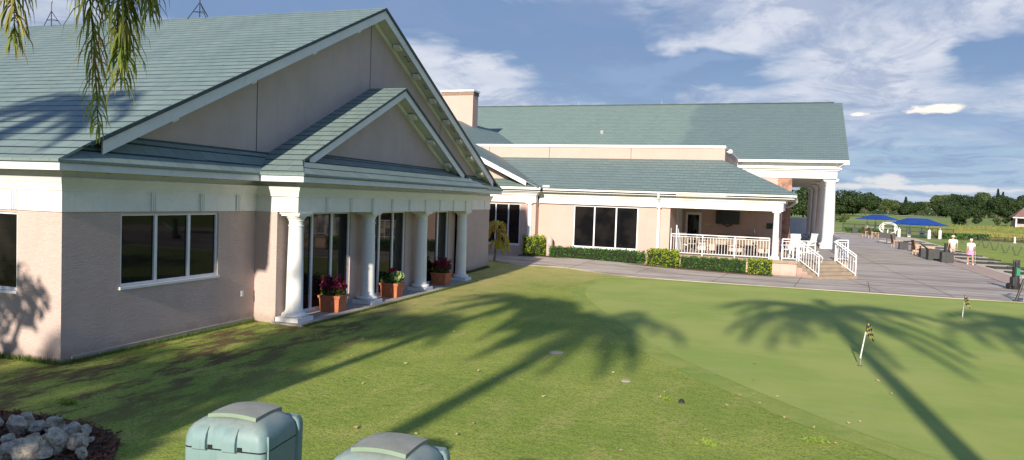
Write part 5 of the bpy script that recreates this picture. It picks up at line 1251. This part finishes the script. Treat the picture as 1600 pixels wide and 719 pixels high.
m_leaf('fallen_leaf', (.46, .34, .15), (.62, .52, .28)); tag(obj('leaf_litter', litter(), 'fallen_leaf'), 'scattered dry leaves on the lawn', 'leaf litter', kind='stuff')
def edge_grass():
    mb = MB(); r = random.Random(31)
    def blade(x, y, hh):
        z = G(x, y); o = len(mb.v); a = r.uniform(0, 6.28); w_ = .006; dx, dy = r.gauss(0, .025), r.gauss(0, .025)
        mb.v += [(x-w_*math.cos(a), y-w_*math.sin(a), z-.01), (x+w_*math.cos(a), y+w_*math.sin(a), z-.01), (x+dx, y+dy, z+hh)]; mb.f.append((o, o+1, o+2)); mb.mi.append(0)
    for _ in range(3600):
        y = r.uniform(10.0, 15.4); blade(XW+.03+abs(r.gauss(0, .05)), y, r.uniform(.03, .09))
    for _ in range(1200): blade(r.uniform(-14, XW), Y0-.03-abs(r.gauss(0, .05)), r.uniform(.04, .14))
    for _ in range(6000): blade(-10.1+abs(r.gauss(0, .04)), r.uniform(15.3, 27), r.uniform(.03, .08))
    for _ in range(4000): blade(XW+.02+abs(r.gauss(0, .05)), r.uniform(27, 32.3), r.uniform(.04, .12))
    return mb
tag(obj('edge_grass', edge_grass(), 'grass_blades'), 'longer grass blades growing along the foot of the near wall', 'grass', kind='stuff')
# rocks
rocks = [(-8.67, 6.93, .239, .259), (-8.56, 7.1, .22, .17), (-8.34, 7.17, .276, .217), (-8.05, 7.15, .232, .193), (-7.97, 7.27, .194, .126), (-7.74, 6.67, .339, .293), (-7.55, 6.8, .255, .237), (-7.63, 7.05, .093, .084), (-7.27, 6.61, .15, .123), (-7.68, 6.29, .428, .267), (-7.95, 6.26, .272, .218), (-7.73, 6.52, .182, .118), (-8.08, 6.66, .282, .188), (-8.23, 6.64, .228, .114), (-8.41, 6.62, .173, .134), (-8.9, 7.25, .22, .18), (-9.2, 7.0, .3, .22)]
rl = ['dark grey pitted rock at the left end of the pile', 'low brown topped rock at the back of the pile', 'tall tan and grey rock in the middle of the back row', 'grey rock behind and left of the big pale rock', 'small flat rock at the right of the back row', 'big pale angular rock in the centre of the pile', 'upright grey rock with a yellow foot at the right', 'tiny grey stone at the right end beside the mulch', 'small pale stone in front of the upright grey rock', 'large bright cream rock at the bottom edge of the picture', 'dark blue grey rock at the bottom left corner', 'small flat pale stone between the two brightest rocks', 'brown yellow rock behind the large cream rock', 'low flat stone left of the brown yellow rock', 'small dark stone near the left edge of the pile', 'weathered stone behind the dark grey pitted rock', 'mossy stone at the far left of the pile']
for i, ((x, y, w_, h_), lb) in enumerate(zip(rocks, rl)):
    r = random.Random(50+i); bm = bmesh.new(); bmesh.ops.create_icosphere(bm, subdivisions=4, radius=1)
    cuts = [(Vector((r.gauss(0, 1), r.gauss(0, 1), r.gauss(0, 1))).normalized(), r.uniform(.55, .85)) for _ in range(13)]
    from mathutils import noise as mn
    for v in bm.verts:
        for nn, dd_ in cuts:
            e = v.co.dot(nn)-dd_
            if e > 0: v.co -= nn*e*.92
        v.co *= 1+.22*mn.noise(v.co*1.7+Vector((i*7, 0, 0)))+.12*mn.noise(v.co*4+Vector((0, i*3, 0)))+.06*mn.noise(v.co*9)-.08*max(0, mn.noise(v.co*6+Vector((3, i, 0)))-.15)
    for v in bm.verts: v.co = Vector((v.co.x*w_*.55, v.co.y*w_*.48, v.co.z*h_*.60))
    me = bpy.data.meshes.new('rock'); bm.to_mesh(me); bm.free(); me.materials.append(M['limestone'])
    o = bpy.data.objects.new('rock', me); COL.objects.link(o); o.location = (x, y, h_*.36); o.rotation_euler = (r.uniform(-.2, .2), r.uniform(-.2, .2), r.uniform(0, 6.28)); tag(o, lb, 'rock', 'limestone rocks in the mulch bed')
bed = smooth_poly([(-10.5, 7.5), (-9.2, 7.75), (-8.2, 7.65), (-7.5, 7.4), (-7.15, 7.0), (-6.85, 6.6), (-6.6, 6.0), (-6.6, 5.2), (-10.5, 5.2)], 2)
sheet('mulch_soil', bed, 'dirt', .012)
def inside(px_, py_, poly):
    c = False; n = len(poly)
    for i in range(n):
        (x1, y1), (x2, y2) = poly[i], poly[(i+1) % n]
        if (y1 > py_) != (y2 > py_) and px_ < (x2-x1)*(py_-y1)/(y2-y1)+x1: c = not c
    return c
mbm = MB(); rr2 = random.Random(4); cnt = 0
while cnt < 5200:
    x, y = rr2.uniform(-10.2, -6.3), rr2.uniform(5.3, 7.9)
    x += rr2.gauss(0, .06)
    if not inside(x+rr2.gauss(0, .05), y+rr2.gauss(0, .05), bed): continue
    cnt += 1; s_ = rr2.uniform(.015, .045); a = rr2.uniform(0, 6.28); d_ = Vector((math.cos(a), math.sin(a), rr2.gauss(0, .35))).normalized()*s_; e_ = Vector((-math.sin(a), math.cos(a), rr2.gauss(0, .5))).normalized()*s_*.35
    p = Vector((x, y, G(x, y)+.015+rr2.random()*.03)); o_ = len(mbm.v); mbm.v += [tuple(p-d_-e_), tuple(p+d_-e_), tuple(p+d_+e_), tuple(p-d_+e_)]; mbm.f.append((o_, o_+1, o_+2, o_+3)); mbm.mi.append(0)
tag(obj('mulch', mbm, 'mulch_chips'), 'reddish brown mulch chips around the rock pile', 'mulch', kind='stuff')

# teal bins
def rrect(x0, x1, y0, y1, r, n=6):
    pts = []
    for cx_, cy_, a0 in ((x1-r, y1-r, 0), (x0+r, y1-r, 90), (x0+r, y0+r, 180), (x1-r, y0+r, 270)):
        for i in range(n+1): a = rad(a0+90*i/n); pts.append((cx_+r*math.cos(a), cy_+r*math.sin(a)))
    return pts
def loft(mb, rings):
    n = len(rings[0]); vs = [p for r_ in rings for p in r_]; fs = []
    for i in range(len(rings)-1):
        for k_ in range(n): fs.append((i*n+k_, i*n+(k_+1) % n, (i+1)*n+(k_+1) % n, (i+1)*n+k_))
    fs += [tuple(range(n-1, -1, -1)), tuple(range((len(rings)-1)*n, len(rings)*n))]; mb.add(vs, fs)
def teal_bin(label, loc, rz):
    t = thing('teal_bin', label, 'bin', loc, rz, 'teal plastic bins at the bottom of the picture'); W, D = .70, .56; zs = 1.20
    b = MB(); loft(b, [[(x*s_, y*s_, z) for x, y in rrect(-W/2, W/2, -D/2, D/2, .05)] for z, s_ in ((0, .90), (.05, .93), (.6, .965), (zs-.005, .985))]); obj('body', b, 'teal_plastic', t, smooth=True)
    obj('seam', MB().add([(x*.975, y*.975, zs-.012) for x, y in rrect(-W/2, W/2, -D/2, D/2, .05)]+[(x*.975, y*.975, zs+.012) for x, y in rrect(-W/2, W/2, -D/2, D/2, .05)], [(i, (i+1) % 28, (i+1) % 28+28, i+28) for i in range(28)]), 'seam_black', t)
    l = MB(); rings = []
    for z, ins in ((zs+.008, 0), (zs+.07, .004), (zs+.12, .016), (zs+.155, .042), (zs+.175, .08), (zs+.187, .12), (zs+.195, .17)):
        rings.append([(x, y, z) for x, y in rrect(-W/2+ins, W/2-ins, -D/2+ins*1.1, D/2-ins, max(.05, .07+ins*.2))])
    # crown the lid gently
    rings = [[(x, y, z+.035*max(0, 1-(x/(W/2))**2)*min(1, (z-zs)/.17)) for x, y, z in r_] for r_ in rings]
    loft(l, rings); lo_ = obj('lid', l, 'teal_plastic', t, smooth=True)
    # two hinge humps down the front of the lid
    for hx in (-.19, .06):
        h = MB(); prof = [(-D/2-.022, zs+.0), (-D/2-.024, zs+.06), (-D/2-.012, zs+.11), (-D/2+.02, zs+.155), (-D/2+.07, zs+.185), (-D/2+.12, zs+.200)]
        vs = [(hx-.055+(.0), y, z) for y, z in prof]+[(hx+.055, y, z) for y, z in prof]; n_ = len(prof)
        vs += [(hx-.065, y+.05, z-.03) for y, z in prof]+[(hx+.065, y+.05, z-.03) for y, z in prof]
        fs = [(i, i+1, n_+i+1, n_+i) for i in range(n_-1)]+[(i, 2*n_+i, 2*n_+i+1, i+1) for i in range(n_-1)]+[(n_+i, n_+i+1, 3*n_+i+1, 3*n_+i) for i in range(n_-1)]+[(0, n_, 3*n_, 2*n_)]
        h.add(vs, fs); obj('hinge_hump', h, 'teal_plastic', lo_, smooth=True)
        g_ = MB(); g_.box(hx+.066, hx+.105, -D/2-.006, -D/2+.03, zs+.0, zs+.035); obj('hinge_slot', g_, 'seam_black', lo_)
    # raised panel with a green lip
    p = MB(); nx_ = 8; x0, x1, y0, y1 = -.20, .21, -.16, .24
    top = [[(x0+(x1-x0)*i/nx_, y0+(y1-y0)*j/6, zs+.235+.020*(1-((i/nx_-.5)*2)**2)-.022*((j/6-.35)*1.3)**2) for i in range(nx_+1)] for j in range(7)]
    vs = [q for row in top for q in row]; fs = [(j*(nx_+1)+i, j*(nx_+1)+i+1, (j+1)*(nx_+1)+i+1, (j+1)*(nx_+1)+i) for j in range(6) for i in range(nx_)]
    p.add(vs, fs); p.slab([(x1, y0, zs+.235), (x1, y1, zs+.22), (x1, y1, zs+.17), (x1, y0, zs+.18)], (-.008, 0, 0)); p.slab([(x0, y0, zs+.235), (x0, y1, zs+.22), (x0, y1, zs+.17), (x0, y0, zs+.18)], (.008, 0, 0))
    obj('lid_panel', p, 'bin_panel', lo_, smooth=True)
    gl = MB(); gl.add([(x0+(x1-x0)*i/8, y0-.004, zs+.234+.020*(1-((i/8-.5)*2)**2)) for i in range(9)]+[(x0+(x1-x0)*i/8, y0-.010, zs+.206+.020*(1-((i/8-.5)*2)**2)) for i in range(9)], [(i, i+1, i+10, i+9) for i in range(8)]); obj('panel_lip', gl, 'bin_green', lo_)
    # back flange
    fl = MB(); loft(fl, [[(x*s_, y*s_, z) for x, y in rrect(-W/2-.012, W/2+.012, D/2-.04, D/2+.05, .02, 3)] for z, s_ in ((0, .96), (zs+.08, 1), (zs+.12, .98), (zs+.15, .93))]); obj('back_flange', fl, 'teal_plastic', t, smooth=True)
    gv = MB(); gv.box(W/2-.012, W/2+.006, -D/2+.055, -D/2+.063, .1, zs+.12); obj('edge_bead', gv, 'teal_plastic', t)
    return t
b1 = teal_bin('whole teal plastic bin with a weathered lid at the bottom left of centre', (-3.82, 4.98, G(-3.8, 5)), .115)
dup(b1, (-2.40, 4.72, G(-2.5, 4.7)), .05, 'second teal bin of which only the top of the lid shows, bottom centre')

# ------------------------------------------------------------------ golf bag and frame at the right edge
gb = thing('golf_bag', 'black golf bag with a green panel standing on the terrace at the right edge', 'golf bag', (10.9, 37.75, -.02), .3)
obj('body', MB().lathe([(.13, 0), (.15, .1), (.16, .45), (.14, .8), (.155, .95), (.15, 1.0)], (0, 0), 16), 'black_metal', gb, smooth=True)
obj('pocket', MB().box(-.19, -.08, -.14, .12, .15, .55), 'dark_plastic', gb, bevel=.03); obj('green_panel', MB().box(-.075, .075, -.166, -.13, .62, .95), 'bag_green', gb, bevel=.01)
for i in range(6): a = i*1.05; obj('club_head_cover', MB().tube([(math.cos(a)*.08, math.sin(a)*.08, .95), (math.cos(a)*.1, math.sin(a)*.1, 1.18), (math.cos(a)*.12, math.sin(a)*.1, 1.3)], [.03, .05, .035], 8), 'dark_plastic', gb)
for sx in (-1, 1): obj('wheel', MB().tube([(sx*.22-.03, .12, .14), (sx*.22+.03, .12, .14)], .14, 16), 'black_metal', gb)
obj('handle', MB().tube([(.05, -.1, .5), (.5, -.35, .9), (.75, -.45, 1.05)], .022, 8), 'grey_metal', gb)
bs = thing('bag_rack', 'black legged metal rack with a grey rail cut off by the right edge', 'rack', (9.55, 32.2, .02), 0)
obj('leg', MB().tube([(-.2, 0, 0), (.05, .05, .9)], .045, 8), 'black_metal', bs); obj('leg', MB().tube([(.05, -.05, 0), (.15, .05, .9)], .045, 8), 'grey_metal', bs); obj('leg', MB().tube([(1.6, 0, 0), (1.4, .05, .9)], .045, 8), 'black_metal', bs)
obj('rail', MB().tube([(-.05, .05, .88), (.3, .05, .88), (1.5, .05, .9)], .035, 8), 'grey_metal', bs); obj('rail', MB().tube([(.2, .05, .88), (.65, .05, 1.25)], .03, 8), 'grey_metal', bs); obj('tray', MB().box(.15, 1.5, -.15, .2, .28, .42), 'grey_metal', bs); obj('foot', MB().box(-.28, -.08, -.06, .06, 0, .05), 'black_metal', bs)

# ------------------------------------------------------------------ people
def skin_obj(name, verts, edges, radii, mat, parent, root=0, sub=2):
    me = bpy.data.meshes.new(name); me.from_pydata([tuple(v) for v in verts], edges, []); o = bpy.data.objects.new(name, me); COL.objects.link(o)
    sk_ = o.modifiers.new('Skin', 'SKIN'); sv = me.skin_vertices[0].data
    for i, r in enumerate(radii):
        rr_ = r if isinstance(r, tuple) else (r, r); sv[i].radius = rr_; sv[i].use_root = (i == root)
    s2 = o.modifiers.new('Sub', 'SUBSURF'); s2.levels = sub; s2.render_levels = sub
    dg = bpy.context.evaluated_depsgraph_get(); dg.update(); ev = o.evaluated_get(dg); m2 = bpy.data.meshes.new_from_object(ev)
    o.modifiers.clear(); o.data = m2; m2.materials.clear(); m2.materials.append(M[mat]); m2.polygons.foreach_set('use_smooth', [True]*len(m2.polygons)); o.parent = parent
    return o
def person(label, loc, rz, H, shirt, short, hat, female, phase, held):
    t = thing('person', label, 'person', loc, rz); s = H/1.75; sw = .175 if female else .20; hw = .10 if female else .095
    st = .16*phase
    J = {}
    V = []; Ed = []; Rd = []
    def add(n, p, r, prev=None):
        J[n] = len(V); V.append(Vector(p)*s); Rd.append(tuple(q*s for q in r) if isinstance(r, tuple) else r*s)
        if prev is not None: Ed.append((J[prev], J[n]))
    add('pelvis', (0, 0, .95), (.15, .11)); add('waist', (0, 0, 1.10), (.125, .095), 'pelvis'); add('chest', (0, .01, 1.30), (.155, .11), 'waist'); add('neckb', (0, .01, 1.44), (.085, .07), 'chest'); add('neck', (0, .02, 1.51), .055, 'neckb'); add('head', (0, .03, 1.60), (.075, .085), 'neck'); add('top', (0, .02, 1.68), (.07, .08), 'head')
    for sg, nm in ((-1, 'L'), (1, 'R')):
        ph = st*sg
        add('sh'+nm, (sg*sw, 0, 1.41), .062, 'neckb'); add('el'+nm, (sg*(sw+.06), -.03-ph*.3, 1.13), .042, 'sh'+nm); add('wr'+nm, (sg*(sw+.07), .06-ph*.6, .88), .027, 'el'+nm); add('pm'+nm, (sg*(sw+.06), .08-ph*.6, .80), (.036, .022), 'wr'+nm)
        for q in range(4): add('f%d%s' % (q, nm), (sg*(sw+.055), .055-ph*.6+q*.017, .72+.006*abs(q-1.5)), .009, 'pm'+nm)
        add('th'+nm, (sg*(sw+.035), .115-ph*.6, .77), .010, 'pm'+nm)
        add('hip'+nm, (sg*hw, 0, .90), .095, 'pelvis'); add('kn'+nm, (sg*hw, .04+ph, .50), .060, 'hip'+nm); add('cf'+nm, (sg*hw, ph*1.2-.0, .34), .056, 'kn'+nm); add('an'+nm, (sg*hw, ph*1.5-.04, .09), .036, 'cf'+nm); add('toe'+nm, (sg*hw*1.1, ph*1.5+.12, .035), (.042, .028), 'an'+nm)
    skin_obj('body', V, Ed, Rd, 'skin', t)
    # face and ears
    fc = MB(); hz = 1.62*s
    fc.lathe([(.001, hz-.012), (.011, hz), (.001, hz+.012)], (0, .115*s), 6); fo = obj('nose', fc, 'skin', t)
    for sg in (-1, 1): obj('ear', MB().lathe([(.004, hz-.025), (.014, hz), (.004, hz+.03)], (sg*.083*s, .02), 6), 'skin', t); obj('eye', MB().lathe([(.001, hz+.012), (.009, hz+.02), (.001, hz+.028)], (sg*.03*s, .108*s), 6), 'black_metal', t)
    obj('mouth', MB().box(-.02, .02, .098*s, .108*s, hz-.045, hz-.038), 'shorts_pink', t)
    obj('hair', MB().lathe([(.080*s, 1.56*s), (.095*s, 1.62*s), (.090*s, 1.68*s), (.05*s, 1.73*s)], (0, .012), 14), 'wood_pale' if female else 'grey_metal', t, smooth=True)
    # shirt
    sV = [Vector(q)*s for q in ((0, 0, .93), (0, 0, 1.10), (0, .01, 1.30), (0, .01, 1.43), (-sw, 0, 1.42), (-sw-.045, -.02, 1.22), (sw, 0, 1.42), (sw+.045, -.02, 1.22))]
    sE = [(0, 1), (1, 2), (2, 3), (3, 4), (4, 5), (3, 6), (6, 7)]; fat = 1.0 if female else 1.18
    sR = [tuple(q*s*fat for q in r_) for r_ in ((.165, .125), (.150, .12), (.175, .13), (.105, .085), (.082, .082), (.075, .075), (.082, .082), (.075, .075))]
    skin_obj('shirt', sV, sE, sR, shirt, t)
    # shorts / skirt
    if female:
        mb = MB(); n = 26; rings = []
        for z, q in ((.99, .155), (.90, .185), (.74, .225), (.66, .245)): rings.append([(math.cos(2*math.pi*i/n)*q*s*(1+.04*math.sin(i*2.4)*(1 if z < .8 else 0)), math.sin(2*math.pi*i/n)*q*s*.78, z*s) for i in range(n)])
        loft(mb, rings); obj('skirt', mb, short, t, smooth=True)
    else:
        hV = [Vector(q)*s for q in ((0, 0, .97), (-hw, 0, .88), (-hw*1.05, .02-st*.5, .60), (hw, 0, .88), (hw*1.05, .02+st*.5, .60))]
        skin_obj('shorts', hV, [(0, 1), (1, 2), (0, 3), (3, 4)], [(.165*s, .14*s), .118*s, .105*s, .118*s, .105*s], short, t)
    for sg in (-1, 1):
        ph = st*sg; obj('shoe', MB().box(sg*hw*1.05*s-.045, sg*hw*1.05*s+.045, (ph*1.5-.10)*s, (ph*1.5+.18)*s, 0, .075), 'shoe', t, bevel=.02)
    hh = MB()
    if female: hh.lathe([(.098*s, 1.655*s), (.100*s, 1.69*s), (.085*s, 1.74*s), (.03*s, 1.765*s)], (0, .02), 18); hh.slab([(-.07*s, .09*s, 1.67*s), (.07*s, .09*s, 1.67*s), (.05*s, .18*s, 1.655*s), (-.05*s, .18*s, 1.655*s)], (0, 0, .01))
    else: hh.lathe([(.185*s, 1.665*s), (.18*s, 1.675*s), (.105*s, 1.685*s), (.10*s, 1.74*s), (.08*s, 1.775*s), (.02*s, 1.785*s)], (0, .02), 22)
    obj('hat', hh, hat, t, smooth=True)
    return t
person('man in a cream shirt, tan shorts and brimmed hat walking away along the terrace', (13.37, 60.0, -.10), .05, 1.78, 'shirt_cream', 'shorts_tan', 'hat_straw', False, 1, None)
person('woman in a white shirt, pink skirt and white cap walking away beside the man', (13.63, 56.4, -.10), .0, 1.70, 'shirt_white', 'shorts_pink', 'shirt_white', True, -1, None)
cl_ = thing('golf_club', 'golf club carried low in the right hand of the woman', 'golf club', (13.93, 56.5, -.10)); obj('shaft', MB().tube([(0, 0, .9), (.04, .1, .05)], .008, 5), 'stick_white', cl_); obj('head', MB().box(.0, .12, .06, .14, .0, .05), 'black_metal', cl_, bevel=.01)

for o in bpy.data.objects:
    if '_w' in o: del o['_w']
